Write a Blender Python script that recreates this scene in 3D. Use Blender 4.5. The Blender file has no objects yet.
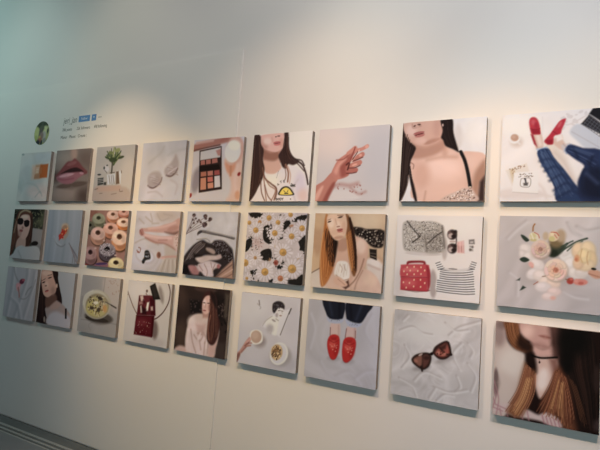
# A gallery wall hung with 27 square photo canvases, seen at an angle.
import bpy, math, random
import numpy as np

scene = bpy.context.scene
COL = scene.collection

CAM = (2.05789, -2.34794, 1.34841)
CAM_AXES = ((0.872468, 0.483422, 0.071439), (-0.023739, -0.104089, 0.994285), (-0.488095, 0.869177, 0.079338))
FOCAL_MM = 29.2672

# picture number: centre x, centre z, width, height of the front face on the wall (metres)
PLACES = {
 1: (-1.7596, 1.8962, 0.3981, 0.3997),
 2: (-1.2893, 1.8964, 0.4039, 0.3994),
 3: (-0.8194, 1.8974, 0.3978, 0.4004),
 4: (-0.3456, 1.8977, 0.3945, 0.4017),
 5: (0.1141, 1.8938, 0.3939, 0.3972),
 6: (0.5801, 1.8954, 0.3956, 0.4006),
 7: (1.0250, 1.8959, 0.4044, 0.3985),
 8: (1.4962, 1.8955, 0.4010, 0.4005),
 9: (1.9654, 1.8943, 0.4013, 0.3989),
 10: (-1.7618, 1.4304, 0.3994, 0.4002),
 11: (-1.3079, 1.4284, 0.4013, 0.4007),
 12: (-0.8204, 1.4296, 0.4030, 0.4007),
 13: (-0.3445, 1.4300, 0.3979, 0.4003),
 14: (0.1142, 1.4306, 0.3980, 0.3992),
 15: (0.5819, 1.4310, 0.3954, 0.3991),
 16: (1.0307, 1.4299, 0.3987, 0.3998),
 17: (1.4950, 1.4268, 0.4028, 0.3994),
 18: (1.9692, 1.4283, 0.3994, 0.4023),
 19: (-1.7603, 0.9590, 0.3993, 0.4004),
 20: (-1.3133, 0.9608, 0.4011, 0.4004),
 21: (-0.8316, 0.9578, 0.3973, 0.4005),
 22: (-0.3573, 0.9590, 0.3951, 0.4027),
 23: (0.0998, 0.9616, 0.3998, 0.4033),
 24: (0.5812, 0.9609, 0.3914, 0.4030),
 25: (1.0292, 0.9613, 0.4019, 0.4074),
 26: (1.5076, 0.9590, 0.4027, 0.4041),
 27: (1.9692, 0.9573, 0.3974, 0.4034),
}
# what is printed on every canvas: background colour and printed shapes in thousandths of the picture
PICTURES = {  # outlines traced from image pixels; colours read from the image with lighting divided out
 1: ((222,221,222), [
  ('E',(210,214,219),247,[373,505,369,8,75,414]),
  ('E',(198,205,208),88,[100,666,122,2,26,139]),
  ('E',(240,222,222),141,[700,810,360,4,29,162]),
  ('E',(215,219,227),106,[756,105,316,11,19,110]),
  ('P',(234,199,181),57,[423,273,716,262,724,540,436,550]),
  ('P',(210,156,125),35,[536,268,738,260,750,535,544,542]),
  ('P',(202,110,63),21,[684,261,942,253,945,528,696,534]),
  ('P',(203,127,85),21,[668,321,748,318,753,445,673,452]),
  ('P',(246,217,198),28,[558,312,657,310,651,429,552,432]),
  ('L',(227,183,165),14,18,[553,339,643,336]),
  ('L',(227,183,165),14,18,[552,383,642,380]),
  ('P',(197,144,117),28,[530,465,692,460,697,539,517,544]),
  ('E',(164,175,179),18,[52,24,47,2,4,20]),
  ('L',(201,205,207),35,21,[93,748,259,640,586,673,795,838]),
  ('L',(198,191,192),28,18,[629,917,768,811,849,892]),
  ('N',0.05,4,20,1.5,11,0.5,0,0),
 ]),
 2: ((131,124,125), [
  ('E',(156,149,149),157,[220,136,274,11,23,158]),
  ('E',(176,154,150),69,[526,76,99,4,18,130]),
  ('E',(112,101,101),157,[911,214,221,8,25,179]),
  ('E',(151,141,142),157,[360,842,348,4,19,130]),
  ('E',(98,86,85),82,[549,690,446,-35,20,56]),
  ('E',(88,76,76),157,[972,924,220,2,24,177]),
  ('E',(88,76,76),78,[60,524,119,3,15,105]),
  ('P',(116,71,79),25,[32,518,160,401,343,240,471,223,564,180,686,244,820,351,961,444,877,498,458,456,156,505]),
  ('E',(135,91,99),38,[490,276,139,-31,23,35]),
  ('P',(50,33,38),19,[190,470,373,396,540,360,680,364,851,441,664,441,382,459]),
  ('P',(148,104,121),22,[66,537,267,461,571,449,797,455,869,492,744,555,569,649,382,672,173,626]),
  ('E',(190,153,174),38,[369,500,215,-26,13,28]),
  ('E',(177,140,162),25,[799,470,60,9,-2,20]),
  ('L',(132,79,98),25,19,[125,565,323,587,587,562]),
 ]),
 3: ((185,187,193), [
  ('E',(200,200,206),146,[843,618,208,23,-29,378]),
  ('E',(176,179,187),117,[83,169,219,8,17,168]),
  ('P',(186,177,179),35,[-6,756,753,738,1018,860,1037,1006,-58,1010]),
  ('L',(116,130,93),12,20,[489,344,454,216,456,109]),
  ('L',(146,159,115),12,18,[489,344,417,214,394,105]),
  ('L',(73,91,67),12,23,[489,344,483,243,517,163]),
  ('L',(116,130,93),12,13,[489,344,559,263,660,204]),
  ('L',(146,159,115),12,20,[489,344,454,177,470,32]),
  ('L',(59,75,58),12,14,[489,344,550,211,644,101]),
  ('L',(59,75,58),12,16,[489,344,590,213,646,102]),
  ('L',(53,66,52),12,22,[489,344,477,244,425,162]),
  ('L',(73,91,67),12,14,[489,344,376,255,306,186]),
  ('L',(146,159,115),12,21,[489,344,522,204,612,86]),
  ('L',(59,75,58),12,13,[489,344,362,206,293,89]),
  ('L',(86,103,77),12,18,[489,344,493,243,491,161]),
  ('L',(116,130,93),12,13,[489,344,442,252,381,179]),
  ('L',(146,159,115),12,12,[489,344,509,233,507,142]),
  ('L',(116,130,93),12,20,[489,344,429,207,345,89]),
  ('L',(53,66,52),12,22,[489,344,489,242,503,160]),
  ('L',(53,66,52),12,20,[489,344,395,232,319,139]),
  ('L',(86,103,77),12,13,[489,344,525,193,523,61]),
  ('L',(116,130,93),12,23,[489,344,554,253,632,183]),
  ('L',(146,159,115),12,17,[489,344,485,243,503,163]),
  ('L',(59,75,58),12,15,[489,344,433,229,345,132]),
  ('L',(86,103,77),12,21,[489,344,399,215,366,107]),
  ('L',(53,66,52),12,18,[489,344,569,236,618,147]),
  ('L',(86,103,77),12,16,[489,344,405,243,271,159]),
  ('L',(59,75,58),12,15,[489,344,416,185,387,47]),
  ('L',(86,103,77),12,23,[489,344,513,196,588,70]),
  ('L',(86,103,77),12,12,[489,344,385,206,271,87]),
  ('L',(73,91,67),12,12,[489,344,398,261,332,198]),
  ('L',(73,91,67),12,13,[489,344,545,245,596,166]),
  ('L',(53,66,52),12,17,[489,344,366,242,289,159]),
  ('L',(73,91,67),12,21,[489,344,401,232,306,139]),
  ('L',(146,159,115),12,17,[489,344,536,232,543,139]),
  ('L',(146,159,115),12,21,[489,344,403,263,362,202]),
  ('L',(116,130,93),12,14,[489,344,560,255,592,184]),
  ('L',(146,159,115),12,14,[489,344,465,201,456,78]),
  ('L',(146,159,115),12,19,[489,344,446,175,454,28]),
  ('L',(73,91,67),12,18,[489,344,503,205,514,86]),
  ('L',(86,103,77),12,18,[489,344,510,181,490,37]),
  ('L',(116,130,93),12,13,[489,344,563,277,615,228]),
  ('L',(73,91,67),12,20,[489,344,549,224,568,123]),
  ('L',(116,130,93),12,14,[489,344,533,249,537,172]),
  ('L',(146,159,115),12,15,[489,344,567,226,647,129]),
  ('L',(86,103,77),12,16,[489,344,514,241,520,158]),
  ('L',(146,159,115),12,13,[489,344,426,262,336,197]),
  ('L',(146,159,115),12,12,[489,344,378,251,265,176]),
  ('L',(59,75,58),12,23,[489,344,512,239,592,155]),
  ('E',(146,159,115),18,[552,81,63,-23,28,29]),
  ('E',(67,84,64),18,[304,213,71,28,-13,16]),
  ('E',(65,79,61),18,[662,217,76,-17,15,22]),
  ('E',(61,75,56),18,[457,253,106,3,5,43]),
  ('E',(116,130,90),18,[382,121,64,2,3,28]),
  ('L',(70,71,67),15,35,[449,300,454,408,456,492]),
  ('E',(201,206,220),23,[308,416,72,2,7,63]),
  ('P',(209,219,237),18,[337,519,550,506,572,700,376,705]),
  ('P',(214,225,243),18,[586,451,706,464,719,689,613,688]),
  ('P',(112,96,87),15,[574,470,636,462,691,689,601,700]),
  ('L',(103,84,76),12,15,[706,464,717,497]),
  ('P',(56,62,65),15,[96,583,253,573,266,696,116,715]),
  ('E',(54,59,63),12,[129,515,52,1,2,15]),
  ('P',(68,71,74),15,[273,659,345,655,344,710,278,709]),
  ('E',(69,76,79),12,[245,395,22,1,3,29]),
  ('E',(68,73,76),12,[319,349,25,1,1,12]),
  ('L',(200,203,214),9,9,[98,608,259,600]),
  ('L',(200,203,214),9,9,[109,638,262,625]),
  ('L',(200,203,214),9,9,[112,667,265,659]),
  ('L',(99,95,96),12,12,[393,539,446,686]),
  ('L',(99,95,96),12,12,[500,536,550,687]),
  ('L',(99,95,96),12,15,[413,491,530,484]),
  ('L',(99,95,96),12,9,[454,540,501,699]),
  ('L',(99,95,96),12,12,[264,439,334,489]),
  ('P',(192,172,169),23,[85,737,723,721,727,811,113,832]),
  ('L',(108,95,89),12,9,[707,791,722,830,792,825]),
  ('L',(120,110,108),15,15,[53,787,126,772]),
  ('L',(120,110,108),12,9,[191,863,264,858]),
  ('L',(129,118,116),12,9,[503,879,634,864]),
 ]),
 4: ((197,203,224), [
  ('E',(206,209,232),155,[295,828,264,2,16,159]),
  ('E',(189,197,219),124,[487,152,331,13,11,104]),
  ('N',0.06,2,-40,2.4,41,0.7,1,0),
  ('L',(175,182,201),43,28,[179,350,313,263,435,189,499,87]),
  ('L',(180,189,209),43,25,[605,233,813,164,1005,146]),
  ('P',(169,167,183),37,[182,641,211,549,318,499,442,509,508,581,504,685,419,755,309,780,219,742]),
  ('E',(156,150,164),50,[375,655,79,21,-25,59]),
  ('E',(182,182,202),37,[302,601,58,15,-19,44]),
  ('L',(185,186,206),15,9,[216,568,332,601,433,634]),
  ('L',(151,145,158),15,9,[241,592,353,623,446,653]),
  ('L',(185,186,206),15,9,[266,616,374,644,458,672]),
  ('L',(151,145,158),15,9,[291,640,395,665,471,690]),
  ('L',(185,186,206),15,9,[316,664,416,687,484,709]),
  ('L',(151,145,158),15,9,[341,688,436,708,497,727]),
  ('L',(120,108,117),22,19,[203,737,309,780,418,747,496,677,515,610]),
  ('L',(99,85,91),15,12,[251,766,335,778,400,752]),
  ('P',(169,167,183),37,[784,227,860,344,864,447,803,548,685,597,571,543,569,452,674,377,738,302]),
  ('E',(156,150,164),50,[755,501,76,21,-24,58]),
  ('E',(182,182,202),37,[684,447,56,16,-18,43]),
  ('L',(185,186,206),15,9,[601,414,713,448,810,481]),
  ('L',(151,145,158),15,9,[625,438,734,469,823,499]),
  ('L',(185,186,206),15,9,[650,462,754,490,835,518]),
  ('L',(151,145,158),15,9,[674,486,774,511,848,536]),
  ('L',(185,186,206),15,9,[698,510,794,532,861,554]),
  ('L',(151,145,158),15,9,[722,533,814,553,873,572]),
  ('L',(115,103,111),22,19,[610,570,706,590,799,545,851,467]),
  ('L',(99,85,91),15,12,[648,584,727,585,782,553]),
  ('L',(203,203,226),22,15,[654,540,747,490,825,451]),
  ('L',(182,182,202),31,22,[222,854,409,842,565,921]),
  ('L',(182,182,202),37,22,[720,649,871,729,852,883]),
 ]),
 5: ((210,212,230), [
  ('P',(219,196,195),26,[643,349,1027,218,1012,570,1008,1000,743,999,804,705]),
  ('E',(208,212,230),64,[715,789,108,2,14,173]),
  ('L',(174,127,123),26,103,[-20,131,209,87,495,49,743,11]),
  ('L',(109,71,69),19,26,[8,172,249,139,535,106]),
  ('L',(214,181,182),26,38,[58,51,387,27]),
  ('L',(169,117,114),19,45,[547,36,701,0]),
  ('E',(211,176,173),29,[836,203,172,28,-20,223]),
  ('E',(229,236,246),19,[797,228,153,24,-15,171]),
  ('E',(241,246,246),32,[822,127,117,6,7,80]),
  ('P',(212,163,147),26,[671,392,781,440,883,417,868,516,778,569,710,519]),
  ('L',(192,145,127),26,38,[783,465,794,592]),
  ('L',(225,207,212),45,58,[915,456,886,707,957,907]),
  ('E',(211,168,150),26,[957,907,49,0,7,69]),
  ('E',(139,52,58),13,[954,582,25,12,-18,28]),
  ('E',(148,56,59),13,[14,905,30,9,-16,37]),
  ('E',(150,146,164),71,[110,661,92,12,-26,204]),
  ('P',(175,130,135),19,[477,184,561,167,570,277,491,273]),
  ('P',(53,41,44),10,[125,178,572,127,648,811,187,864]),
  ('P',(208,212,227),10,[149,196,556,148,561,304,157,337]),
  ('P',(183,140,143),16,[463,195,558,167,563,282,512,274]),
  ('P',(173,118,117),10,[168,344,254,336,266,410,180,415]),
  ('P',(173,118,117),10,[276,334,371,327,384,400,288,408]),
  ('P',(173,118,117),10,[397,325,501,313,521,386,409,399]),
  ('P',(32,24,27),13,[147,434,545,415,583,495,160,516]),
  ('P',(177,120,108),8,[191,531,303,523,315,596,199,604]),
  ('P',(188,130,126),8,[329,521,435,513,448,588,341,593]),
  ('P',(159,90,95),8,[465,514,566,506,583,580,477,586]),
  ('P',(198,145,130),8,[200,628,309,619,333,807,215,820]),
  ('P',(197,121,119),8,[339,614,442,608,459,686,351,692]),
  ('P',(208,151,138),8,[353,710,464,701,477,788,366,798]),
  ('P',(215,217,236),8,[479,603,584,594,612,773,499,786]),
 ]),
 6: ((244,243,246), [
  ('P',(204,159,150),22,[110,65,544,60,561,263,516,438,232,468,169,274]),
  ('E',(246,246,246),110,[774,172,175,8,12,151]),
  ('P',(237,235,246),16,[172,658,241,570,509,526,639,487,772,508,896,611,972,772,1013,1005,32,1001,104,759]),
  ('E',(225,220,242),66,[852,770,87,1,14,173]),
  ('E',(245,246,246),66,[372,687,121,2,9,101]),
  ('L',(212,207,225),25,22,[817,695,739,818,797,992]),
  ('E',(230,210,215),66,[921,919,86,1,7,88]),
  ('P',(222,187,180),19,[196,403,434,347,489,437,523,514,425,592,288,589,231,532]),
  ('P',(161,119,108),30,[167,217,307,284,443,279,471,361,394,409,256,392,197,352]),
  ('P',(236,197,194),14,[106,18,540,9,559,137,520,231,413,278,305,258,203,211,135,131]),
  ('E',(209,164,158),38,[199,159,43,-16,42,67]),
  ('E',(246,223,222),38,[247,110,74,3,4,51]),
  ('E',(226,179,172),27,[492,147,42,2,6,66]),
  ('E',(201,123,127),11,[416,136,63,-3,3,15]),
  ('E',(214,135,139),11,[424,166,57,-3,4,20]),
  ('E',(133,74,78),5,[417,151,63,-3,1,5]),
  ('E',(137,97,94),8,[438,45,27,1,1,10]),
  ('E',(98,68,65),5,[391,53,15,1,1,8]),
  ('L',(221,177,172),22,22,[319,62,342,117]),
  ('P',(66,49,49),16,[0,18,112,19,136,144,193,236,194,390,237,532,205,684,139,810,87,912,-5,1003,-8,757,-3,396]),
  ('H',(99,75,70),(40,30,31),22,7,155,[14,35,3,397,4,757,7,998],[116,65,189,403,227,557,113,861]),
  ('L',(123,90,81),11,22,[198,505,255,659,378,750,468,820,443,978]),
  ('L',(147,112,103),11,16,[228,633,268,812,308,990]),
  ('L',(156,119,108),11,14,[275,685,350,775,452,840,398,985]),
  ('L',(115,87,81),11,16,[183,684,211,862,278,989]),
  ('L',(126,94,87),11,14,[258,761,326,914,399,990]),
  ('L',(117,85,76),11,11,[409,763,483,852,462,965]),
  ('P',(66,49,49),16,[531,9,602,8,625,215,702,356,818,428,726,482,637,467,604,529,542,502,500,425,457,335,515,241,560,147]),
  ('H',(108,78,71),(46,34,35),16,7,156,[545,35,522,262,551,502],[599,38,635,266,796,447]),
  ('L',(66,51,51),11,25,[656,342,765,416,872,486,939,612,983,760]),
  ('L',(57,45,46),11,16,[734,400,846,419,904,495]),
  ('L',(75,58,59),11,14,[680,381,798,472,908,574]),
  ('L',(149,112,100),11,25,[593,471,647,587,649,717]),
  ('L',(202,164,150),11,11,[630,492,688,618,681,743]),
  ('L',(126,92,84),11,11,[581,503,611,617,600,691]),
  ('L',(129,128,141),5,4,[482,558,455,663]),
  ('P',(49,48,51),8,[517,910,524,845,562,801,625,782,691,803,743,858,759,913]),
  ('P',(246,227,125),8,[540,901,551,851,584,816,630,802,681,822,720,863,735,902]),
  ('L',(71,65,55),5,8,[595,846,621,871,656,867,665,837]),
  ('E',(71,65,55),5,[640,887,41,0,1,7]),
  ('L',(246,227,125),5,7,[628,817,639,877]),
  ('S',(82,79,85),5,7,[490,772,481,743,509,762]),
  ('S',(82,79,85),5,7,[487,761,499,756]),
  ('S',(82,79,85),5,7,[520,712,542,707]),
  ('S',(82,79,85),5,7,[531,709,542,736]),
  ('S',(82,79,85),5,7,[599,698,577,697,579,725,602,725]),
  ('S',(82,79,85),5,7,[578,711,596,711]),
  ('P',(71,70,74),11,[694,768,781,759,766,789,708,793]),
  ('L',(82,79,85),8,11,[710,748,778,789]),
  ('S',(65,63,69),5,8,[473,956,477,984,495,983,499,976,491,970,475,970]),
  ('S',(65,63,69),5,8,[473,956,489,956,494,963,491,970]),
  ('S',(65,63,69),5,8,[517,955,530,963,532,974,521,982,509,974,507,963,517,955]),
  ('S',(65,63,69),5,8,[539,954,543,981,557,981,565,972,563,961,553,953,539,954]),
  ('S',(65,63,69),5,8,[572,953,585,966,595,952]),
  ('S',(65,63,69),5,8,[585,966,587,980]),
  ('E',(82,79,87),5,[717,967,9,0,1,10]),
 ]),
 7: ((214,211,219), [
  ('E',(229,219,222),193,[157,174,323,21,5,245]),
  ('E',(200,201,214),248,[890,428,292,14,19,445]),
  ('E',(225,222,229),55,[292,928,355,3,2,85]),
  ('L',(191,158,160),39,44,[230,815,346,775,491,791,603,766]),
  ('L',(184,151,153),33,22,[506,819,622,903,719,877]),
  ('K',(174,133,132),14,17,5,[288,759,687,781,692,918,349,873]),
  ('P',(195,136,128),11,[-18,810,108,722,231,604,316,704,230,815,144,1008,-15,1007]),
  ('P',(155,92,87),22,[114,1008,186,842,252,745,282,773,203,956,180,1008]),
  ('P',(228,179,171),22,[-1,912,79,798,110,813,37,984,0,996]),
  ('P',(199,138,131),11,[220,632,247,535,309,433,435,347,536,265,577,320,513,397,471,489,450,576,475,648,388,692,301,704]),
  ('P',(159,94,89),33,[339,484,479,382,520,370,454,489,427,570,458,639,373,678,342,594]),
  ('P',(220,165,157),28,[254,591,310,483,395,418,424,439,340,525,299,634]),
  ('L',(152,88,83),14,14,[280,440,381,431,464,368]),
  ('L',(208,147,138),11,50,[444,353,537,283]),
  ('L',(206,145,138),8,47,[555,321,637,305,707,269]),
  ('E',(225,172,164),8,[701,277,24,-10,11,22]),
  ('L',(195,132,124),8,66,[523,443,591,409,645,379]),
  ('L',(197,134,126),8,66,[478,533,553,504,616,485]),
  ('L',(183,116,110),8,61,[462,598,527,589,569,585]),
  ('L',(100,53,51),8,14,[495,469,579,446,652,417]),
  ('L',(104,56,53),8,14,[461,557,554,552,623,523]),
  ('L',(102,53,51),8,14,[443,625,514,627,576,615]),
  ('L',(88,45,44),11,22,[431,510,470,484,450,576]),
  ('L',(232,208,201),6,14,[599,321,496,477]),
  ('L',(144,77,73),8,17,[537,278,527,317,470,476]),
  ('L',(82,43,40),6,11,[578,339,514,443]),
  ('E',(230,179,169),14,[545,514,36,-11,5,13]),
  ('E',(230,179,169),11,[618,389,20,-6,6,15]),
 ]),
 8: ((224,230,244), [
  ('P',(196,163,155),20,[12,31,489,33,531,373,549,476,120,488,80,275]),
  ('E',(231,236,246),101,[873,159,143,8,6,153]),
  ('E',(213,215,225),50,[683,226,49,2,7,154]),
  ('P',(217,190,186),13,[118,448,319,390,521,316,692,405,812,405,1008,467,1015,763,955,993,216,992,150,748]),
  ('P',(168,136,125),40,[878,711,929,589,1005,521,1016,787,958,786,931,993,871,883]),
  ('P',(59,48,49),25,[950,774,1001,701,1013,1005,937,1005]),
  ('E',(229,206,206),126,[530,577,222,6,8,153]),
  ('E',(206,174,168),75,[260,673,102,2,9,155]),
  ('E',(224,199,196),60,[818,535,71,2,3,75]),
  ('L',(187,154,145),20,15,[328,878,314,985]),
  ('L',(196,165,158),40,30,[325,489,499,462,671,468]),
  ('L',(147,113,107),10,10,[111,508,162,541,158,593]),
  ('E',(202,170,163),35,[533,399,35,1,4,67]),
  ('P',(179,145,137),35,[129,299,291,332,440,286,518,256,533,347,437,421,298,462,155,468,121,422]),
  ('P',(206,174,168),13,[-6,8,479,-9,496,133,462,246,390,294,289,311,185,285,92,209,28,112]),
  ('E',(222,197,196),45,[109,104,68,4,4,70]),
  ('E',(176,140,132),30,[375,257,93,-31,10,25]),
  ('E',(194,160,155),55,[425,108,51,3,6,116]),
  ('E',(215,186,183),30,[234,243,66,-4,6,37]),
  ('E',(164,105,107),10,[207,144,68,-11,5,18]),
  ('E',(177,119,120),10,[220,176,60,-10,6,21]),
  ('E',(102,56,58),5,[214,160,64,-13,2,7]),
  ('E',(79,51,49),8,[150,50,17,-5,4,10]),
  ('E',(77,51,49),8,[203,37,23,1,1,11]),
  ('L',(181,147,140),15,15,[117,26,136,76,228,54]),
  ('E',(204,174,170),13,[181,57,21,1,1,19]),
  ('P',(36,29,31),13,[469,-5,603,-6,627,171,685,359,697,410,630,372,541,327,508,256,481,216,496,133]),
  ('H',(55,44,45),(25,21,25),12,6,150,[480,7,499,191,597,355],[599,4,623,197,687,395]),
  ('E',(186,165,164),5,[495,65,10,1,1,18]),
  ('P',(40,32,34),13,[-6,8,18,125,83,235,174,319,161,397,121,501,120,644,178,787,229,992,199,992,140,800,106,670,94,799,56,928,-1,999,-5,720,-11,324]),
  ('H',(76,61,58),(27,22,25),20,6,151,[3,57,5,405,9,694,2,979],[157,331,115,487,103,618,77,851]),
  ('H',(65,53,53),(31,26,29),6,6,152,[103,539,123,696,188,979],[120,566,168,749,229,990]),
  ('L',(107,87,80),8,8,[111,670,94,799,34,979]),
  ('L',(28,28,33),8,40,[721,406,774,522,815,673,845,829]),
  ('E',(204,194,188),5,[843,834,19,0,0,10]),
  ('P',(197,181,180),15,[498,990,573,935,679,887,761,848,860,854,905,908,922,996,508,1000]),
  ('K',(107,87,84),80,9,153,[527,980,680,896,773,853,861,864,917,986]),
  ('K',(230,229,236),50,9,154,[527,980,680,896,773,853,861,864,917,986]),
  ('N',0.035,4,30,1,8,0.3,0,0),
 ]),
 9: ((228,232,244), [
  ('N',0.03,2.5,-40,2.2,91,0.6,1,0),
  ('E',(233,238,246),109,[177,120,228,18,5,142]),
  ('E',(217,215,218),109,[517,475,118,6,5,191]),
  ('E',(217,217,227),54,[203,918,249,2,2,66]),
  ('L',(202,197,201),49,43,[541,462,625,561,722,777]),
  ('L',(213,213,222),27,19,[53,945,302,905,518,947]),
  ('L',(215,215,225),27,19,[346,769,433,852,472,960]),
  ('L',(205,204,215),14,8,[615,154,684,154,841,66]),
  ('L',(216,220,232),16,8,[410,55,416,249]),
  ('K',(211,213,225),14,27,92,[612,45,884,16,753,165,593,207]),
  ('P',(195,206,227),19,[675,240,780,162,1000,363,1004,537,849,451,757,353]),
  ('L',(174,181,201),11,7,[698,242,958,431]),
  ('P',(46,48,57),11,[780,162,854,67,998,206,1000,316]),
  ('L',(94,99,114),5,4,[794,169,1000,352]),
  ('L',(94,99,114),5,4,[811,146,1017,330]),
  ('L',(94,99,114),5,4,[829,123,1034,308]),
  ('L',(94,99,114),5,4,[846,101,1051,285]),
  ('L',(94,99,114),5,4,[863,78,1067,263]),
  ('L',(92,97,112),5,4,[801,177,863,84]),
  ('L',(92,97,112),5,4,[826,199,888,106]),
  ('L',(92,97,112),5,4,[851,221,913,128]),
  ('L',(92,97,112),5,4,[876,243,938,150]),
  ('L',(92,97,112),5,4,[900,264,962,171]),
  ('L',(92,97,112),5,4,[925,286,986,193]),
  ('L',(92,97,112),5,4,[949,307,1011,215]),
  ('L',(92,97,112),5,4,[974,328,1035,236]),
  ('L',(92,97,112),5,4,[998,350,1059,257]),
  ('P',(29,31,39),11,[852,56,893,-10,993,-16,997,179]),
  ('L',(78,78,87),8,8,[850,72,997,200]),
  ('E',(204,199,203),38,[154,322,61,4,2,57]),
  ('E',(226,231,242),11,[130,278,59,4,2,62]),
  ('E',(177,152,143),11,[134,270,41,3,1,40]),
  ('E',(188,166,158),14,[124,258,20,1,1,20]),
  ('L',(222,224,235),11,16,[164,322,190,346]),
  ('P',(203,186,184),11,[305,228,393,220,427,388,372,426,333,341]),
  ('P',(219,211,216),19,[345,245,389,248,417,374,383,385]),
  ('L',(183,153,150),16,11,[326,271,369,401]),
  ('P',(171,59,76),11,[277,105,290,56,330,48,365,84,389,170,394,242,370,252,311,242,292,199]),
  ('P',(141,40,58),14,[299,185,382,186,391,237,316,242]),
  ('E',(189,92,108),22,[322,109,21,-7,11,32]),
  ('E',(157,48,67),22,[352,150,19,-4,10,38]),
  ('L',(131,38,55),8,7,[294,177,341,191,387,181]),
  ('P',(147,46,64),11,[296,241,323,249,364,384,334,355]),
  ('P',(205,188,187),14,[521,325,594,262,619,331,656,414,610,439,531,372]),
  ('P',(228,229,238),16,[543,285,599,257,619,318,561,341]),
  ('P',(196,195,207),14,[597,384,678,362,701,403,622,466]),
  ('L',(169,163,175),11,8,[620,372,663,428]),
  ('P',(171,53,72),11,[636,91,624,150,602,208,589,256,529,279,521,360,479,369,435,333,488,254,540,170,585,108]),
  ('P',(137,38,55),16,[442,320,520,311,517,366,469,368]),
  ('L',(131,38,55),11,8,[518,224,559,259]),
  ('E',(189,92,108),19,[580,152,12,9,-16,32]),
  ('P',(163,185,220),11,[355,411,461,390,488,430,380,451]),
  ('P',(44,62,102),11,[370,440,475,412,535,516,639,655,745,817,826,923,834,1009,585,1009,544,840,469,690,403,565]),
  ('H',(78,102,147),(34,49,86),16,11,93,[385,454,488,691,601,988],[471,429,592,626,804,962]),
  ('L',(38,53,90),30,16,[400,551,483,528,536,557]),
  ('L',(36,51,88),30,16,[451,662,538,616,604,654]),
  ('L',(38,51,86),30,16,[502,772,605,707,671,749]),
  ('L',(36,49,84),30,16,[545,880,654,802,734,843]),
  ('L',(34,47,81),30,16,[577,961,702,887,793,930]),
  ('L',(57,78,120),30,16,[426,607,508,572]),
  ('L',(55,74,116),30,16,[489,718,581,672]),
  ('L',(53,72,111),30,16,[560,921,678,845]),
  ('P',(175,192,223),11,[626,440,662,385,699,376,673,461,651,487]),
  ('P',(40,53,90),14,[641,448,685,381,804,425,1003,503,1012,1008,816,1009,763,830,792,699,817,616,727,538]),
  ('H',(65,85,128),(32,43,77),10,11,94,[679,402,827,469,982,539],[681,488,807,573,920,677]),
  ('P',(26,33,55),60,[794,778,875,649,1006,680,1011,962,815,936]),
  ('L',(28,37,64),24,16,[851,570,920,703,1008,757]),
  ('L',(28,37,64),24,16,[820,661,803,778,836,910]),
  ('L',(28,37,64),24,16,[725,445,761,526]),
  ('L',(28,37,64),24,16,[894,506,874,597]),
  ('L',(66,85,128),24,16,[736,432,894,498]),
  ('L',(57,72,111),38,22,[843,701,944,807]),
  ('P',(219,220,225),11,[53,644,267,568,327,768,125,820]),
  ('P',(202,194,178),16,[93,637,144,625,161,765,129,778]),
  ('K',(136,111,101),26,8,62,[93,629,242,578,255,606,104,657]),
  ('K',(156,130,120),6,8,63,[124,652,145,653,148,751,133,750]),
  ('P',(228,234,246),11,[140,675,391,655,389,911,127,893]),
  ('L',(186,185,193),8,5,[133,895,389,914]),
  ('K',(117,110,113),14,7,64,[201,688,324,678,324,692,201,702]),
  ('K',(107,102,106),16,7,65,[192,716,335,708,335,725,192,732]),
  ('L',(108,106,113),5,5,[215,744,306,741,302,834,215,827,215,744]),
  ('L',(44,43,50),8,14,[258,750,266,789]),
  ('P',(78,78,85),11,[239,794,288,790,284,823,245,822]),
  ('E',(44,43,50),5,[252,745,7,0,0,8]),
 ]),
 10: ((67,67,61), [
  ('E',(100,101,83),76,[920,183,189,-4,23,148]),
  ('E',(42,42,40),76,[732,66,195,-2,20,122]),
  ('K',(117,117,95),22,30,13,[601,21,1004,18,1020,385,715,395]),
  ('E',(49,45,42),57,[22,105,161,-2,20,95]),
  ('K',(105,106,87),10,23,14,[2,9,215,8,89,293,10,295]),
  ('P',(172,164,167),19,[669,412,760,379,938,394,1027,428,989,725,728,755]),
  ('E',(41,35,35),19,[796,680,108,-18,22,46]),
  ('P',(152,149,152),30,[749,739,998,697,999,997,748,1003]),
  ('P',(110,69,60),15,[169,40,371,7,555,43,645,188,671,426,678,601,607,747,465,770,175,699,57,940,-10,1011,2,693,43,325,89,168]),
  ('H',(149,98,81),(64,43,41),7,23,15,[212,46,73,293,40,631,5,987],[280,71,167,414,171,684,50,955]),
  ('L',(194,175,146),19,30,[159,198,203,78,363,23,532,56]),
  ('L',(166,141,121),19,27,[109,261,60,479]),
  ('P',(79,51,46),15,[565,98,650,219,677,455,673,630,582,743,463,756,416,642,536,490,578,310]),
  ('H',(111,71,61),(52,36,34),5,19,16,[561,160,585,459,496,725],[641,219,677,485,626,718]),
  ('P',(216,174,165),19,[191,653,321,543,466,567,501,696,468,784,201,823]),
  ('P',(231,186,177),15,[241,140,390,107,520,130,577,250,581,385,529,535,435,612,302,574,188,443,157,291]),
  ('E',(246,213,201),30,[373,157,112,-2,7,37]),
  ('E',(200,154,144),30,[259,486,61,-2,14,72]),
  ('P',(40,29,30),11,[141,214,208,181,315,201,332,287,251,319,158,297]),
  ('P',(40,29,30),11,[374,240,486,216,548,257,533,336,437,360,378,316]),
  ('L',(35,26,28),8,15,[160,204,364,243,547,251]),
  ('E',(186,116,115),15,[301,439,61,-2,6,30]),
  ('E',(128,73,73),8,[301,439,51,3,-1,9]),
  ('E',(184,137,129),15,[339,378,35,-1,6,30]),
  ('P',(207,205,212),19,[195,794,359,733,511,753,841,728,983,809,987,1004,21,1009,117,907]),
  ('L',(179,178,184),30,30,[283,853,409,986]),
 ]),
 11: ((162,176,197), [
  ('L',(153,167,188),45,60,[147,0,163,445,125,1027]),
  ('L',(175,188,210),45,60,[309,0,330,442,297,1020]),
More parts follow.
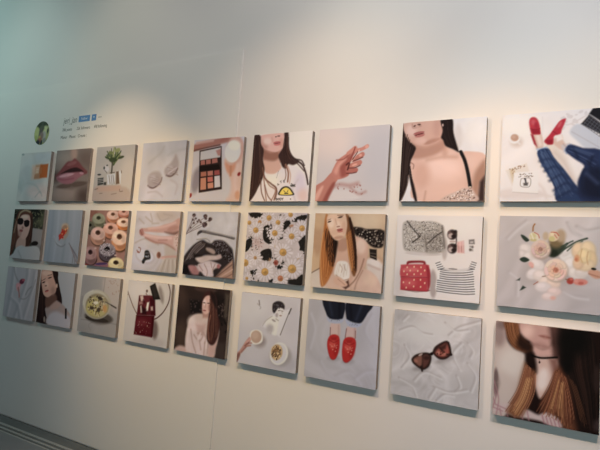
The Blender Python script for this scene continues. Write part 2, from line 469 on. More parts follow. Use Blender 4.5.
  ('L',(150,165,185),45,60,[561,0,587,437,563,1009]),
  ('L',(170,182,203),45,60,[763,0,794,433,777,1000]),
  ('L',(158,170,191),45,60,[917,0,952,430,940,993]),
  ('L',(133,142,158),19,23,[272,550,357,655,506,694,595,655]),
  ('L',(181,194,213),19,26,[242,504,328,610,478,667]),
  ('E',(167,162,162),19,[550,408,125,15,-30,158]),
  ('E',(199,186,174),30,[537,313,102,-1,8,59]),
  ('E',(171,141,124),23,[538,384,92,11,-19,99]),
  ('K',(189,61,59),18,34,17,[484,364,611,377,511,559,393,562]),
  ('K',(246,188,131),9,23,18,[474,290,630,318,572,497,438,546]),
  ('E',(187,70,64),15,[441,500,61,-1,6,42]),
  ('E',(177,65,58),15,[542,414,37,-1,4,30]),
  ('L',(121,121,135),15,13,[707,621,858,794,861,999]),
  ('L',(121,121,135),15,13,[755,663,904,823,927,996]),
  ('L',(121,121,135),15,13,[803,704,951,852,991,994]),
  ('L',(121,121,135),15,13,[851,745,997,882,1056,991]),
  ('L',(141,132,142),11,19,[756,675,979,975]),
 ]),
 12: ((154,122,121), [
  ('E',(142,103,99),34,[94,68,127,0,9,71]),
  ('E',(82,58,48),20,[626,153,162,-1,10,86]),
  ('E',(198,139,115),14,[610,114,163,-1,13,109]),
  ('E',(158,112,93),30,[656,165,97,-1,5,40]),
  ('E',(227,199,198),20,[605,79,156,0,10,83]),
  ('E',(246,221,220),27,[545,50,60,-16,18,28]),
  ('E',(201,178,177),30,[689,96,49,0,5,40]),
  ('E',(128,94,81),17,[605,70,55,0,4,32]),
  ('E',(82,61,53),14,[604,64,36,0,2,19]),
  ('L',(246,225,224),14,10,[558,94,609,107,656,93]),
  ('E',(77,51,46),20,[888,81,144,0,6,60]),
  ('E',(186,123,109),14,[873,53,144,0,8,76]),
  ('E',(149,98,87),30,[913,89,86,0,3,28]),
  ('E',(207,169,168),20,[871,29,138,0,6,58]),
  ('E',(229,187,185),27,[818,8,53,-14,12,20]),
  ('E',(184,150,149),30,[944,40,43,0,3,28]),
  ('E',(127,87,83),17,[870,23,49,0,2,23]),
  ('E',(82,56,54),14,[870,18,32,0,1,13]),
  ('L',(234,191,189),14,10,[829,39,873,49,915,39]),
  ('E',(85,55,36),20,[909,277,174,-2,8,80]),
  ('E',(205,132,87),14,[893,240,175,-1,11,102]),
  ('E',(165,106,70),30,[942,287,104,-1,4,37]),
  ('E',(234,209,202),20,[890,207,168,-1,8,78]),
  ('E',(246,231,223),27,[825,180,64,-18,16,26]),
  ('E',(208,186,179),30,[979,222,52,0,4,38]),
  ('E',(144,100,81),17,[889,199,60,0,3,30]),
  ('E',(92,65,52),14,[888,193,39,0,2,17]),
  ('L',(246,236,228),14,10,[838,221,892,234,943,221]),
  ('E',(50,52,46),20,[267,237,174,-1,13,100]),
  ('E',(121,126,110),14,[248,191,175,-1,16,127]),
  ('E',(96,100,88),30,[300,250,104,-1,6,46]),
  ('E',(155,163,151),20,[243,150,168,-1,12,96]),
  ('E',(171,180,166),27,[177,117,64,-17,21,33]),
  ('E',(138,144,134),30,[333,169,52,0,6,47]),
  ('E',(71,74,65),17,[242,141,60,0,5,38]),
  ('E',(46,48,42),14,[241,132,39,0,3,21]),
  ('L',(175,184,169),14,10,[193,168,247,183,298,167]),
  ('E',(35,37,35),20,[62,360,109,-1,12,87]),
  ('E',(87,87,83),14,[44,321,109,-1,15,110]),
  ('E',(70,70,67),30,[78,372,65,-1,5,40]),
  ('E',(107,109,101),20,[39,285,105,-1,11,84]),
  ('E',(118,120,112),27,[-3,256,40,-11,19,28]),
  ('E',(95,97,91),30,[96,302,33,0,5,41]),
  ('E',(46,47,45),17,[38,277,37,0,4,33]),
  ('E',(29,30,30),14,[37,270,24,0,3,19]),
  ('L',(121,122,114),14,10,[8,300,43,314,74,300]),
  ('E',(154,124,123),20,[360,24,83,0,5,41]),
  ('E',(80,57,49),20,[603,410,194,-3,12,106]),
  ('E',(193,137,117),14,[586,362,194,-2,16,135]),
  ('E',(155,110,94),30,[641,424,116,-2,6,49]),
  ('E',(221,182,176),20,[581,318,187,-2,12,102]),
  ('E',(244,201,195),27,[508,283,71,-19,22,35]),
  ('E',(197,161,157),30,[680,339,58,-1,6,50]),
  ('E',(130,93,84),17,[579,308,66,-1,5,40]),
  ('E',(83,60,54),14,[578,300,43,0,3,23]),
  ('L',(246,205,199),14,10,[524,337,585,354,641,336]),
  ('E',(78,62,58),20,[292,526,197,-4,16,123]),
  ('E',(188,149,138),14,[272,470,198,-3,20,157]),
  ('E',(151,119,110),30,[330,542,118,-2,7,57]),
  ('E',(217,189,190),20,[265,419,190,-3,15,119]),
  ('E',(241,209,210),27,[190,378,72,-20,27,40]),
  ('E',(193,168,169),30,[367,442,59,-1,7,58]),
  ('E',(95,69,63),17,[264,407,67,-1,6,46]),
  ('E',(61,45,41),14,[263,397,44,-1,3,27]),
  ('L',(245,213,214),14,10,[209,441,271,460,327,439]),
  ('E',(87,64,51),20,[851,591,197,-4,15,137]),
  ('E',(210,154,121),14,[833,529,198,-4,19,174]),
  ('E',(169,123,97),30,[891,608,118,-2,7,64]),
  ('E',(236,209,199),20,[827,472,190,-3,14,133]),
  ('E',(246,231,221),27,[752,427,73,-20,28,45]),
  ('E',(210,186,178),30,[928,498,59,-1,7,64]),
  ('E',(111,76,62),17,[825,459,67,-1,6,52]),
  ('E',(71,49,41),14,[824,448,44,-1,3,30]),
  ('L',(246,236,225),14,10,[770,497,832,518,888,495]),
  ('E',(61,47,52),20,[145,884,172,-5,17,125]),
  ('E',(149,115,123),14,[125,827,173,-5,22,159]),
  ('E',(119,92,98),30,[178,900,103,-3,8,58]),
  ('E',(175,147,155),20,[118,775,166,-4,16,121]),
  ('E',(194,162,172),27,[52,735,63,-18,28,41]),
  ('E',(156,130,139),30,[208,798,52,-1,8,59]),
  ('E',(65,44,51),17,[117,764,59,-2,6,47]),
  ('E',(41,28,33),14,[115,754,38,-1,4,27]),
  ('L',(198,165,175),14,10,[69,799,124,817,173,796]),
  ('E',(34,31,39),20,[573,800,215,-6,14,120]),
  ('E',(85,76,92),14,[555,745,216,-6,18,152]),
  ('E',(68,61,73),30,[617,814,129,-4,7,56]),
  ('E',(148,144,162),20,[549,696,208,-5,14,116]),
  ('E',(164,159,179),27,[468,657,79,-22,26,39]),
  ('E',(131,128,144),30,[659,717,64,-2,7,56]),
  ('E',(36,31,42),17,[547,684,74,-2,5,45]),
  ('E',(23,20,28),14,[546,675,48,-1,3,26]),
  ('L',(167,162,183),14,10,[486,718,553,736,616,715]),
  ('K',(223,224,246),60,11,19,[352,612,529,567,727,646,727,784,562,844,395,793]),
  ('K',(67,58,71),24,14,20,[357,654,728,660,731,825,566,877,400,835]),
  ('E',(138,103,124),17,[438,977,198,-19,10,38]),
  ('E',(78,61,108),17,[435,950,151,-14,6,22]),
  ('E',(79,70,54),20,[827,1010,195,-7,12,105]),
  ('E',(189,168,126),14,[810,963,195,-6,15,133]),
  ('E',(151,135,101),30,[865,1023,116,-4,5,49]),
  ('E',(226,219,186),20,[805,919,188,-6,11,101]),
  ('E',(246,242,206),27,[732,886,72,-21,22,34]),
  ('E',(201,194,166),30,[905,937,58,-2,5,49]),
  ('E',(68,52,42),17,[804,909,67,-2,4,39]),
  ('E',(44,34,28),14,[803,901,43,-1,3,23]),
  ('L',(246,246,209),14,10,[748,939,809,954,865,936]),
  ('E',(139,66,66),17,[33,999,58,-2,3,22]),
  ('E',(209,191,195),20,[445,540,28,-1,2,14]),
  ('E',(209,191,195),20,[644,514,28,0,2,14]),
  ('E',(209,191,195),20,[238,685,29,-1,2,14]),
  ('E',(209,191,195),20,[774,783,28,-1,2,14]),
  ('E',(209,191,195),20,[430,255,29,0,2,14]),
  ('N',0.06,7,0,1,12,0.3,0,0),
 ]),
 13: ((198,200,219), [
  ('N',0.07,3,30,1.5,131,0.7,1,0),
  ('E',(187,182,188),128,[712,74,257,-1,12,106]),
  ('E',(206,211,236),128,[184,791,234,-9,18,166]),
  ('L',(173,169,176),26,16,[225,103,387,184,334,49]),
  ('L',(173,169,176),26,16,[486,48,591,155,753,114]),
  ('L',(173,169,176),26,16,[40,546,266,472,581,559]),
  ('L',(173,169,176),26,16,[73,132,199,213]),
  ('L',(173,169,176),26,16,[635,48,821,74]),
  ('L',(173,169,176),26,16,[390,211,541,204]),
  ('P',(185,182,188),45,[727,528,970,575,1003,1015,594,1008,736,770]),
  ('L',(205,206,217),13,11,[720,798,625,1020]),
  ('L',(159,152,154),13,11,[761,797,693,1017]),
  ('L',(205,206,217),13,11,[801,795,760,1013]),
  ('L',(159,152,154),13,11,[842,793,826,1010]),
  ('L',(205,206,217),13,11,[882,792,892,1007]),
  ('L',(159,152,154),13,11,[922,790,958,1003]),
  ('L',(205,206,217),13,11,[962,789,1023,1000]),
  ('P',(191,161,164),19,[170,301,322,285,547,258,673,221,834,185,1006,113,1038,388,873,365,781,356,595,356,368,352,214,349]),
  ('E',(175,141,142),38,[864,285,119,-34,24,40]),
  ('L',(213,189,198),32,29,[324,298,658,256,907,184]),
  ('P',(124,97,97),29,[687,341,871,344,994,320,994,376,857,386]),
  ('P',(195,166,172),19,[114,323,190,309,248,376,431,405,640,417,895,396,984,389,996,641,897,577,745,528,578,532,425,522,272,458,141,392]),
  ('L',(218,196,207),32,35,[259,409,567,440,845,440]),
  ('L',(154,119,119),26,19,[264,452,520,523,727,534,956,615]),
  ('P',(167,126,128),19,[114,329,177,301,218,390,167,422,116,384]),
  ('E',(135,95,97),10,[126,334,12,0,1,11]),
  ('E',(135,95,97),10,[145,356,12,0,1,11]),
  ('E',(135,95,97),10,[162,378,12,0,1,11]),
  ('E',(135,95,97),10,[180,399,12,0,1,11]),
  ('L',(166,133,136),26,16,[572,484,757,474]),
  ('P',(205,191,200),32,[899,431,991,350,997,654,905,550]),
  ('K',(155,126,125),12,13,20,[923,390,999,357,999,548,952,576]),
  ('E',(189,190,212),32,[306,765,231,50,-45,116]),
  ('E',(209,216,242),26,[290,754,194,42,-37,95]),
  ('L',(136,104,105),13,16,[92,670,156,709,176,639,127,621]),
  ('E',(144,87,84),10,[127,699,24,-1,2,14]),
  ('P',(42,43,49),16,[281,677,356,661,408,714,425,796,325,827,273,885,237,845,280,774]),
  ('L',(109,112,126),13,13,[292,710,392,701]),
  ('E',(166,177,199),13,[329,764,30,6,-4,11]),
  ('E',(38,39,46),13,[270,857,31,-1,3,25]),
  ('E',(120,122,134),13,[375,757,19,-1,2,22]),
  ('E',(154,116,110),13,[607,726,49,-2,6,54]),
  ('E',(108,78,74),13,[614,721,30,-1,4,38]),
  ('L',(193,161,164),16,35,[686,759,825,740,988,729]),
  ('L',(210,183,190),16,26,[661,773,736,770]),
 ]),
 14: ((193,199,221), [
  ('E',(203,210,233),115,[774,145,224,-5,16,153]),
  ('N',0.03,3,0,1,141,0.4,1,0),
  ('L',(109,99,109),9,7,[3,359,69,212,137,79]),
  ('L',(109,99,109),9,7,[3,359,140,237,358,88]),
  ('L',(109,99,109),9,7,[11,366,193,249,462,125]),
  ('L',(109,99,109),9,7,[16,332,93,212,100,106]),
  ('L',(109,99,109),9,7,[3,359,229,266,372,205]),
  ('L',(109,99,109),9,7,[32,318,147,158,161,131]),
  ('E',(77,62,69),14,[135,58,37,-1,3,26]),
  ('E',(52,41,47),9,[123,60,13,0,1,9]),
  ('E',(119,104,117),9,[129,62,11,0,1,7]),
  ('E',(52,41,47),9,[138,43,13,0,1,9]),
  ('E',(119,104,117),9,[114,70,11,0,1,7]),
  ('E',(52,41,47),9,[123,49,13,0,1,9]),
  ('E',(119,104,117),9,[157,57,11,0,1,7]),
  ('E',(77,62,69),14,[366,70,40,-1,3,28]),
  ('E',(52,41,47),9,[382,69,14,0,1,9]),
  ('E',(119,104,117),9,[371,57,12,0,1,8]),
  ('E',(52,41,47),9,[374,84,14,0,1,9]),
  ('E',(119,104,117),9,[368,79,12,0,1,8]),
  ('E',(52,41,47),9,[372,53,14,0,1,9]),
  ('E',(119,104,117),9,[378,73,12,0,1,8]),
  ('E',(77,62,69),14,[470,115,36,-1,3,26]),
  ('E',(52,41,47),9,[460,99,13,0,1,9]),
  ('E',(119,104,117),9,[486,114,11,0,1,7]),
  ('E',(52,41,47),9,[481,128,13,0,1,9]),
  ('E',(119,104,117),9,[481,129,11,0,1,7]),
  ('E',(52,41,47),9,[467,125,13,0,1,9]),
  ('E',(119,104,117),9,[470,130,11,0,1,7]),
  ('E',(77,62,69),14,[368,200,50,-1,4,35]),
  ('E',(52,41,47),9,[388,181,17,0,1,12]),
  ('E',(119,104,117),9,[344,188,15,0,1,10]),
  ('E',(52,41,47),9,[395,197,17,0,1,12]),
  ('E',(119,104,117),9,[374,191,15,0,1,10]),
  ('E',(52,41,47),9,[368,195,17,0,1,12]),
  ('E',(119,104,117),9,[359,204,15,0,1,10]),
  ('E',(77,62,69),14,[377,106,27,-1,2,19]),
  ('E',(52,41,47),9,[380,116,9,0,1,6]),
  ('E',(119,104,117),9,[384,117,8,0,1,5]),
  ('E',(52,41,47),9,[389,118,9,0,1,6]),
  ('E',(119,104,117),9,[381,98,8,0,1,5]),
  ('E',(52,41,47),9,[389,118,9,0,1,6]),
  ('E',(119,104,117),9,[390,108,8,0,1,5]),
  ('E',(77,62,69),14,[358,226,30,-1,3,21]),
  ('E',(52,41,47),9,[364,218,10,0,1,7]),
  ('E',(119,104,117),9,[370,228,9,0,1,6]),
  ('E',(52,41,47),9,[348,214,10,0,1,7]),
  ('E',(119,104,117),9,[372,240,9,0,1,6]),
  ('E',(52,41,47),9,[344,235,10,0,1,7]),
  ('E',(119,104,117),9,[353,217,9,0,1,6]),
  ('E',(77,62,69),14,[284,168,20,0,2,14]),
  ('E',(52,41,47),9,[279,173,7,0,1,5]),
  ('E',(119,104,117),9,[292,159,6,0,0,4]),
  ('E',(52,41,47),9,[285,160,7,0,1,5]),
  ('E',(119,104,117),9,[289,165,6,0,0,4]),
  ('E',(52,41,47),9,[294,177,7,0,1,5]),
  ('E',(119,104,117),9,[285,178,6,0,0,4]),
  ('E',(77,62,69),14,[124,132,20,0,2,14]),
  ('E',(52,41,47),9,[118,124,7,0,1,5]),
  ('E',(119,104,117),9,[125,123,6,0,1,4]),
  ('E',(52,41,47),9,[116,131,7,0,1,5]),
  ('E',(119,104,117),9,[126,126,6,0,1,4]),
  ('E',(52,41,47),9,[113,139,7,0,1,5]),
  ('E',(119,104,117),9,[120,141,6,0,1,4]),
  ('E',(77,62,69),14,[175,110,20,0,2,14]),
  ('E',(52,41,47),9,[185,108,7,0,1,5]),
  ('E',(119,104,117),9,[174,110,6,0,0,4]),
  ('E',(52,41,47),9,[179,112,7,0,1,5]),
  ('E',(119,104,117),9,[177,112,6,0,0,4]),
  ('E',(52,41,47),9,[186,110,7,0,1,5]),
  ('E',(119,104,117),9,[174,114,6,0,0,4]),
  ('E',(77,62,69),14,[144,184,20,0,2,14]),
  ('E',(52,41,47),9,[137,181,7,0,1,5]),
  ('E',(119,104,117),9,[156,185,6,0,0,4]),
  ('E',(52,41,47),9,[144,175,7,0,1,5]),
  ('E',(119,104,117),9,[142,186,6,0,0,4]),
  ('E',(52,41,47),9,[132,187,7,0,1,5]),
  ('E',(119,104,117),9,[146,176,6,0,0,4]),
  ('E',(77,62,69),14,[215,157,17,0,1,12]),
  ('E',(52,41,47),9,[217,156,6,0,0,4]),
  ('E',(119,104,117),9,[218,154,5,0,0,3]),
  ('E',(52,41,47),9,[220,160,6,0,0,4]),
  ('E',(119,104,117),9,[204,150,5,0,0,3]),
  ('E',(52,41,47),9,[219,164,6,0,0,4]),
  ('E',(119,104,117),9,[210,156,5,0,0,3]),
  ('E',(77,62,69),14,[85,259,17,0,2,12]),
  ('E',(52,41,47),9,[87,256,6,0,1,4]),
  ('E',(119,104,117),9,[82,256,5,0,0,3]),
  ('E',(52,41,47),9,[83,261,6,0,1,4]),
  ('E',(119,104,117),9,[81,258,5,0,0,3]),
  ('E',(52,41,47),9,[90,252,6,0,1,4]),
  ('E',(119,104,117),9,[87,263,5,0,0,3]),
  ('E',(77,62,69),14,[246,135,20,0,2,14]),
  ('E',(52,41,47),9,[241,130,7,0,1,5]),
  ('E',(119,104,117),9,[253,130,6,0,0,4]),
  ('E',(52,41,47),9,[238,134,7,0,1,5]),
  ('E',(119,104,117),9,[250,127,6,0,0,4]),
  ('E',(52,41,47),9,[241,132,7,0,1,5]),
  ('E',(119,104,117),9,[254,134,6,0,0,4]),
  ('E',(77,62,69),14,[453,139,23,0,2,16]),
  ('E',(52,41,47),9,[462,131,8,0,1,5]),
  ('E',(119,104,117),9,[449,142,7,0,1,5]),
  ('E',(52,41,47),9,[464,137,8,0,1,5]),
  ('E',(119,104,117),9,[445,131,7,0,1,5]),
  ('E',(52,41,47),9,[453,132,8,0,1,5]),
  ('E',(119,104,117),9,[463,146,7,0,1,5]),
  ('L',(108,108,119),14,34,[247,359,301,311,418,313,585,341,748,362,958,398]),
  ('L',(75,74,82),11,11,[239,352,336,326,537,351,733,370,944,409]),
  ('L',(157,161,176),11,9,[416,303,616,328,893,375]),
  ('E',(68,66,73),11,[283,324,44,-22,16,18]),
  ('L',(137,141,156),14,14,[234,442,414,423,500,459]),
  ('P',(47,43,49),23,[-25,787,72,629,208,508,350,444,446,474,536,488,596,443,747,438,875,508,964,617,994,1005,660,1013,-13,1002]),
  ('H',(146,142,154),(52,45,51),24,9,170,[10,798,91,641,208,508,385,453],[202,725,305,619,396,552,438,487]),
  ('H',(93,88,100),(36,32,39),16,10,171,[553,495,661,448,774,449,876,521],[648,617,757,588,888,632,963,690]),
  ('K',(112,111,126),46,14,172,[550,470,773,444,967,641,935,790,631,606]),
  ('K',(23,21,27),44,16,173,[550,470,773,444,967,641,935,790,631,606]),
  ('P',(163,152,159),20,[446,557,562,571,625,618,587,653,451,600]),
  ('P',(23,21,26),29,[-17,850,132,830,135,981,-8,990]),
  ('P',(30,27,31),29,[194,662,379,679,339,757,206,751]),
  ('P',(200,192,206),23,[237,736,349,706,444,676,653,667,732,651,692,728,518,756,361,806]),
  ('E',(191,179,194),23,[704,690,51,-2,3,30]),
  ('P',(203,197,217),20,[299,834,392,792,518,756,699,789,750,824,615,893,626,990,483,1006,376,930]),
  ('P',(163,125,137),23,[109,857,235,850,334,908,324,983,219,989,145,931]),
  ('P',(198,187,205),23,[251,849,350,844,409,929,337,933]),
  ('E',(211,207,228),29,[495,837,110,-6,5,45]),
  ('L',(149,130,142),14,11,[428,815,498,911,497,991]),
  ('L',(149,130,142),14,11,[554,784,582,857]),
  ('L',(149,130,142),14,11,[333,845,407,916]),
  ('L',(149,130,142),14,11,[637,805,599,893]),
  ('E',(160,111,122),14,[707,831,32,-2,4,32]),
  ('E',(159,120,130),14,[240,888,36,13,-12,20]),
  ('P',(165,140,136),23,[773,884,965,715,994,1000,659,1006]),
  ('L',(100,80,80),17,14,[689,987,960,789]),
  ('L',(196,174,175),17,14,[753,995,973,861]),
  ('L',(121,96,93),14,11,[832,1003,986,921]),
  ('N',0.07,7,0,1,14,0.3,0,0),
 ]),
 15: ((195,194,211), [
  ('P',(36,36,39),8,[30,13,205,6,247,54,149,89,51,70]),
  ('P',(36,36,39),8,[301,208,421,162,456,217,384,269,422,358,486,393,431,459,318,412,287,298]),
  ('P',(36,36,39),8,[-19,450,78,381,111,458,46,565,-1,580]),
  ('P',(36,36,39),8,[279,568,436,522,471,648,405,702,288,670]),
  ('P',(36,36,39),8,[617,150,708,106,741,148,669,237,618,233]),
  ('P',(36,36,39),8,[747,111,872,47,991,28,990,82,850,129]),
  ('P',(36,36,39),8,[888,404,997,302,1005,535,940,513]),
  ('P',(36,36,39),8,[114,861,238,827,234,918,130,904]),
  ('P',(36,36,39),8,[758,945,887,911,997,847,998,994,783,995]),
  ('P',(36,36,39),8,[431,968,521,944,514,1000,440,1001]),
  ('P',(36,36,39),8,[567,769,705,666,682,750,599,830]),
  ('P',(36,36,39),8,[499,363,662,337,650,368,518,405]),
  ('K',(30,30,33),36,19,140,[248,144,786,60,744,260,491,444,302,400]),
  ('K',(30,30,33),34,19,141,[282,529,715,610,702,811,519,772,297,708]),
  ('K',(34,34,36),18,17,142,[-21,359,108,355,128,587,-6,594]),
  ('K',(30,30,33),16,17,143,[838,332,997,302,1002,572,886,553]),
  ('K',(34,34,37),30,19,144,[30,932,499,900,994,817,997,989,37,1009]),
  ('K',(43,42,44),26,17,145,[14,13,990,9,988,131,21,96]),
  ('L',(187,173,187),11,19,[206,455,312,451]),
  ('L',(187,173,187),11,19,[206,455,297,506]),
  ('L',(187,173,187),11,19,[206,455,246,541]),
  ('L',(187,173,187),11,19,[206,455,180,544]),
  ('L',(187,173,187),11,19,[206,455,123,512]),
  ('L',(187,173,187),11,19,[206,455,98,458]),
  ('L',(187,173,187),11,19,[206,455,115,402]),
  ('L',(187,173,187),11,19,[206,455,166,367]),
  ('L',(187,173,187),11,19,[206,455,233,366]),
  ('L',(187,173,187),11,19,[206,455,288,398]),
  ('L',(178,176,192),7,34,[760,27,842,35]),
  ('L',(206,207,226),7,21,[760,27,836,35]),
  ('L',(193,192,210),7,34,[757,37,812,66]),
  ('L',(213,214,234),7,21,[757,37,807,64]),
  ('L',(193,192,210),7,34,[748,45,793,102]),
  ('L',(213,214,234),7,21,[748,45,790,98]),
  ('L',(182,181,198),7,34,[735,49,747,113]),
  ('L',(208,209,229),7,21,[735,49,747,108]),
  ('L',(176,174,190),7,34,[722,48,705,94]),
  ('L',(204,205,225),7,21,[722,48,707,90]),
  ('L',(189,188,206),7,34,[710,41,654,91]),
  ('L',(211,213,233),7,21,[710,41,658,88]),
  ('L',(176,174,190),7,34,[702,32,638,51]),
  ('L',(204,205,225),7,21,[702,32,643,49]),
  ('L',(185,183,200),7,34,[700,21,622,12]),
  ('L',(209,210,230),7,21,[700,21,628,13]),
  ('L',(184,182,199),7,34,[704,10,635,-26]),
  ('L',(208,209,229),7,21,[704,10,641,-23]),
  ('L',(179,177,194),7,34,[713,2,670,-52]),
  ('L',(206,207,226),7,21,[713,2,674,-48]),
  ('L',(176,174,190),7,34,[726,-2,712,-72]),
  ('L',(204,205,225),7,21,[726,-2,713,-67]),
  ('L',(199,198,217),7,34,[739,0,755,-45]),
  ('L',(216,218,238),7,21,[739,0,754,-41]),
  ('L',(189,188,206),7,34,[751,6,799,-37]),
  ('L',(211,213,233),7,21,[751,6,795,-33]),
  ('L',(190,190,207),7,34,[758,16,829,-5]),
  ('L',(211,213,233),7,21,[758,16,824,-4]),
  ('E',(156,124,82),8,[734,29,37,0,3,33]),
  ('E',(190,159,107),8,[730,24,34,0,3,31]),
  ('E',(158,132,89),8,[738,32,20,0,1,14]),
  ('E',(208,173,116),8,[719,15,14,0,1,12]),
  ('L',(177,175,191),7,30,[51,172,103,226]),
  ('L',(204,205,225),7,18,[51,172,99,222]),
  ('L',(188,187,204),7,30,[40,176,53,221]),
  ('L',(210,212,231),7,18,[40,176,52,217]),
  ('L',(186,185,202),7,30,[27,176,10,238]),
  ('L',(209,210,230),7,18,[27,176,11,233]),
  ('L',(182,181,198),7,30,[15,171,-23,209]),
  ('L',(208,209,229),7,18,[15,171,-20,206]),
  ('L',(196,196,214),7,30,[7,163,-59,186]),
  ('L',(215,217,237),7,18,[7,163,-53,185]),
  ('L',(190,190,207),7,30,[4,153,-72,150]),
  ('L',(211,213,233),7,18,[4,153,-66,151]),
  ('L',(194,193,211),7,30,[6,142,-61,115]),
  ('L',(214,215,236),7,18,[6,142,-55,117]),
  ('L',(195,194,212),7,30,[14,135,-38,81]),
  ('L',(214,215,236),7,18,[14,135,-34,85]),
  ('L',(194,193,211),7,30,[26,130,7,65]),
  ('L',(214,215,236),7,18,[26,130,8,70]),
  ('L',(177,175,191),7,30,[39,131,52,83]),
  ('L',(204,205,225),7,18,[39,131,51,86]),
  ('L',(188,187,204),7,30,[51,136,100,87]),
  ('L',(210,212,231),7,18,[51,136,96,90]),
  ('L',(187,186,203),7,30,[59,144,119,122]),
  ('L',(210,212,231),7,18,[59,144,114,124]),
  ('L',(190,190,207),7,30,[62,154,142,157]),
  ('L',(211,213,233),7,18,[62,154,136,156]),
  ('L',(194,193,211),7,30,[59,164,132,194]),
  ('L',(214,215,236),7,18,[59,164,126,192]),
  ('E',(156,124,82),8,[36,159,35,-1,3,30]),
  ('E',(190,159,107),8,[33,153,33,-1,2,28]),
  ('E',(158,132,89),8,[40,161,20,0,1,13]),
  ('E',(208,173,116),8,[22,146,13,0,1,11]),
  ('L',(188,187,204),7,24,[239,144,293,153]),
  ('L',(210,212,231),7,15,[239,144,289,153]),
  ('L',(193,192,210),7,24,[234,152,283,187]),
  ('L',(213,214,234),7,15,[234,152,279,185]),
  ('L',(178,176,192),7,24,[224,157,244,202]),
  ('L',(206,207,226),7,15,[224,157,243,198]),
  ('L',(193,192,210),7,24,[213,158,203,203]),
  ('L',(213,214,234),7,15,[213,158,204,199]),
  ('L',(184,182,199),7,24,[202,153,171,183]),
  ('L',(208,209,229),7,15,[202,153,174,180]),
  ('L',(193,192,210),7,24,[195,145,151,157]),
  ('L',(213,214,234),7,15,[195,145,155,156]),
  ('L',(195,194,212),7,24,[194,136,140,126]),
  ('L',(214,215,236),7,15,[194,136,144,127]),
  ('L',(199,198,217),7,24,[199,127,158,98]),
  ('L',(216,218,238),7,15,[199,127,161,100]),
  ('L',(184,182,199),7,24,[209,122,187,73]),
  ('L',(208,209,229),7,15,[209,122,188,77]),
  ('L',(194,193,211),7,24,[220,122,230,76]),
  ('L',(214,215,236),7,15,[220,122,229,80]),
  ('L',(176,174,190),7,24,[231,126,263,95]),
  ('L',(204,205,225),7,15,[231,126,261,98]),
  ('L',(178,176,192),7,24,[238,134,292,120]),
  ('L',(206,207,226),7,15,[238,134,288,121]),
  ('E',(156,124,82),8,[220,145,31,-1,2,26]),
  ('E',(182,143,101),8,[216,140,28,0,2,25]),
  ('E',(152,118,84),8,[223,147,17,0,1,12]),
  ('E',(200,156,110),8,[207,133,11,0,1,9]),
  ('L',(189,188,206),7,42,[968,217,1037,230]),
  ('L',(211,213,233),7,26,[968,217,1031,229]),
  ('L',(178,176,192),7,42,[962,230,1031,274]),
  ('L',(206,207,226),7,26,[962,230,1025,270]),
  ('L',(189,188,206),7,42,[950,239,983,291]),
  ('L',(211,213,233),7,26,[950,239,981,287]),
  ('L',(186,185,202),7,42,[934,242,940,317]),
  ('L',(209,210,230),7,26,[934,242,939,311]),
  ('L',(177,175,191),7,42,[918,239,881,315]),
  ('L',(204,205,225),7,26,[918,239,884,309]),
  ('L',(195,194,212),7,42,[905,231,849,272]),
  ('L',(214,215,236),7,26,[905,231,853,268]),
  ('L',(181,180,196),7,42,[897,218,819,235]),
  ('L',(207,208,227),7,26,[897,218,826,233]),
  ('L',(185,183,200),7,42,[896,204,798,187]),
  ('L',(209,210,230),7,26,[896,204,806,188]),
  ('L',(176,174,190),7,42,[902,192,841,152]),
  ('L',(204,205,225),7,26,[902,192,846,156]),
  ('L',(185,183,200),7,42,[914,183,866,108]),
  ('L',(209,210,230),7,26,[914,183,870,113]),
  ('L',(182,181,198),7,42,[930,180,924,97]),
  ('L',(208,209,229),7,26,[930,180,925,103]),
  ('L',(186,185,202),7,42,[946,183,973,126]),
  ('L',(209,210,230),7,26,[946,183,971,131]),
  ('L',(188,187,204),7,42,[959,191,1026,142]),
  ('L',(210,212,231),7,26,[959,191,1021,146]),
  ('L',(197,197,215),7,42,[967,204,1034,189]),
  ('L',(215,217,237),7,26,[967,204,1028,191]),
  ('E',(156,124,82),8,[935,216,44,-1,3,40]),
  ('E',(190,159,107),8,[932,211,41,-1,3,37]),
  ('E',(158,132,89),8,[941,221,25,-1,1,18]),
  ('E',(208,173,116),8,[919,201,16,0,1,14]),
  ('L',(199,198,217),7,38,[403,92,481,135]),
  ('L',(216,218,238),7,23,[403,92,475,132]),
  ('L',(176,174,190),7,38,[392,101,445,172]),
  ('L',(204,205,225),7,23,[392,101,441,167]),
  ('L',(184,182,199),7,38,[377,105,389,184]),
  ('L',(208,209,229),7,23,[377,105,388,178]),
  ('L',(181,180,196),7,38,[362,103,333,171]),
  ('L',(207,208,227),7,23,[362,103,335,166]),
  ('L',(193,192,210),7,38,[348,95,299,134]),
  ('L',(213,214,234),7,23,[348,95,304,131]),
  ('L',(189,188,206),7,38,[340,84,247,107]),
  ('L',(211,213,233),7,23,[340,84,254,106]),
  ('L',(196,196,214),7,38,[338,71,252,60]),
  ('L',(215,217,237),7,23,[338,71,259,61]),
  ('L',(182,181,198),7,38,[343,59,279,24]),
  ('L',(208,209,229),7,23,[343,59,284,27]),
  ('L',(181,180,196),7,38,[354,50,311,-7]),
  ('L',(207,208,227),7,23,[354,50,314,-3]),
  ('L',(189,188,206),7,38,[369,47,357,-35]),
  ('L',(211,213,233),7,23,[369,47,358,-29]),
  ('L',(178,176,192),7,38,[384,49,407,-5]),
  ('L',(206,207,226),7,23,[384,49,405,-1]),
  ('L',(197,197,215),7,38,[398,56,447,17]),
  ('L',(215,217,237),7,23,[398,56,443,21]),
  ('L',(180,179,195),7,38,[406,67,482,48]),
  ('L',(207,208,227),7,23,[406,67,476,50]),
  ('L',(176,174,190),7,38,[408,80,472,89]),
  ('L',(204,205,225),7,23,[408,80,467,88]),
  ('E',(156,124,82),8,[377,81,43,-1,3,38]),
  ('E',(190,159,107),8,[373,76,40,-1,3,35]),
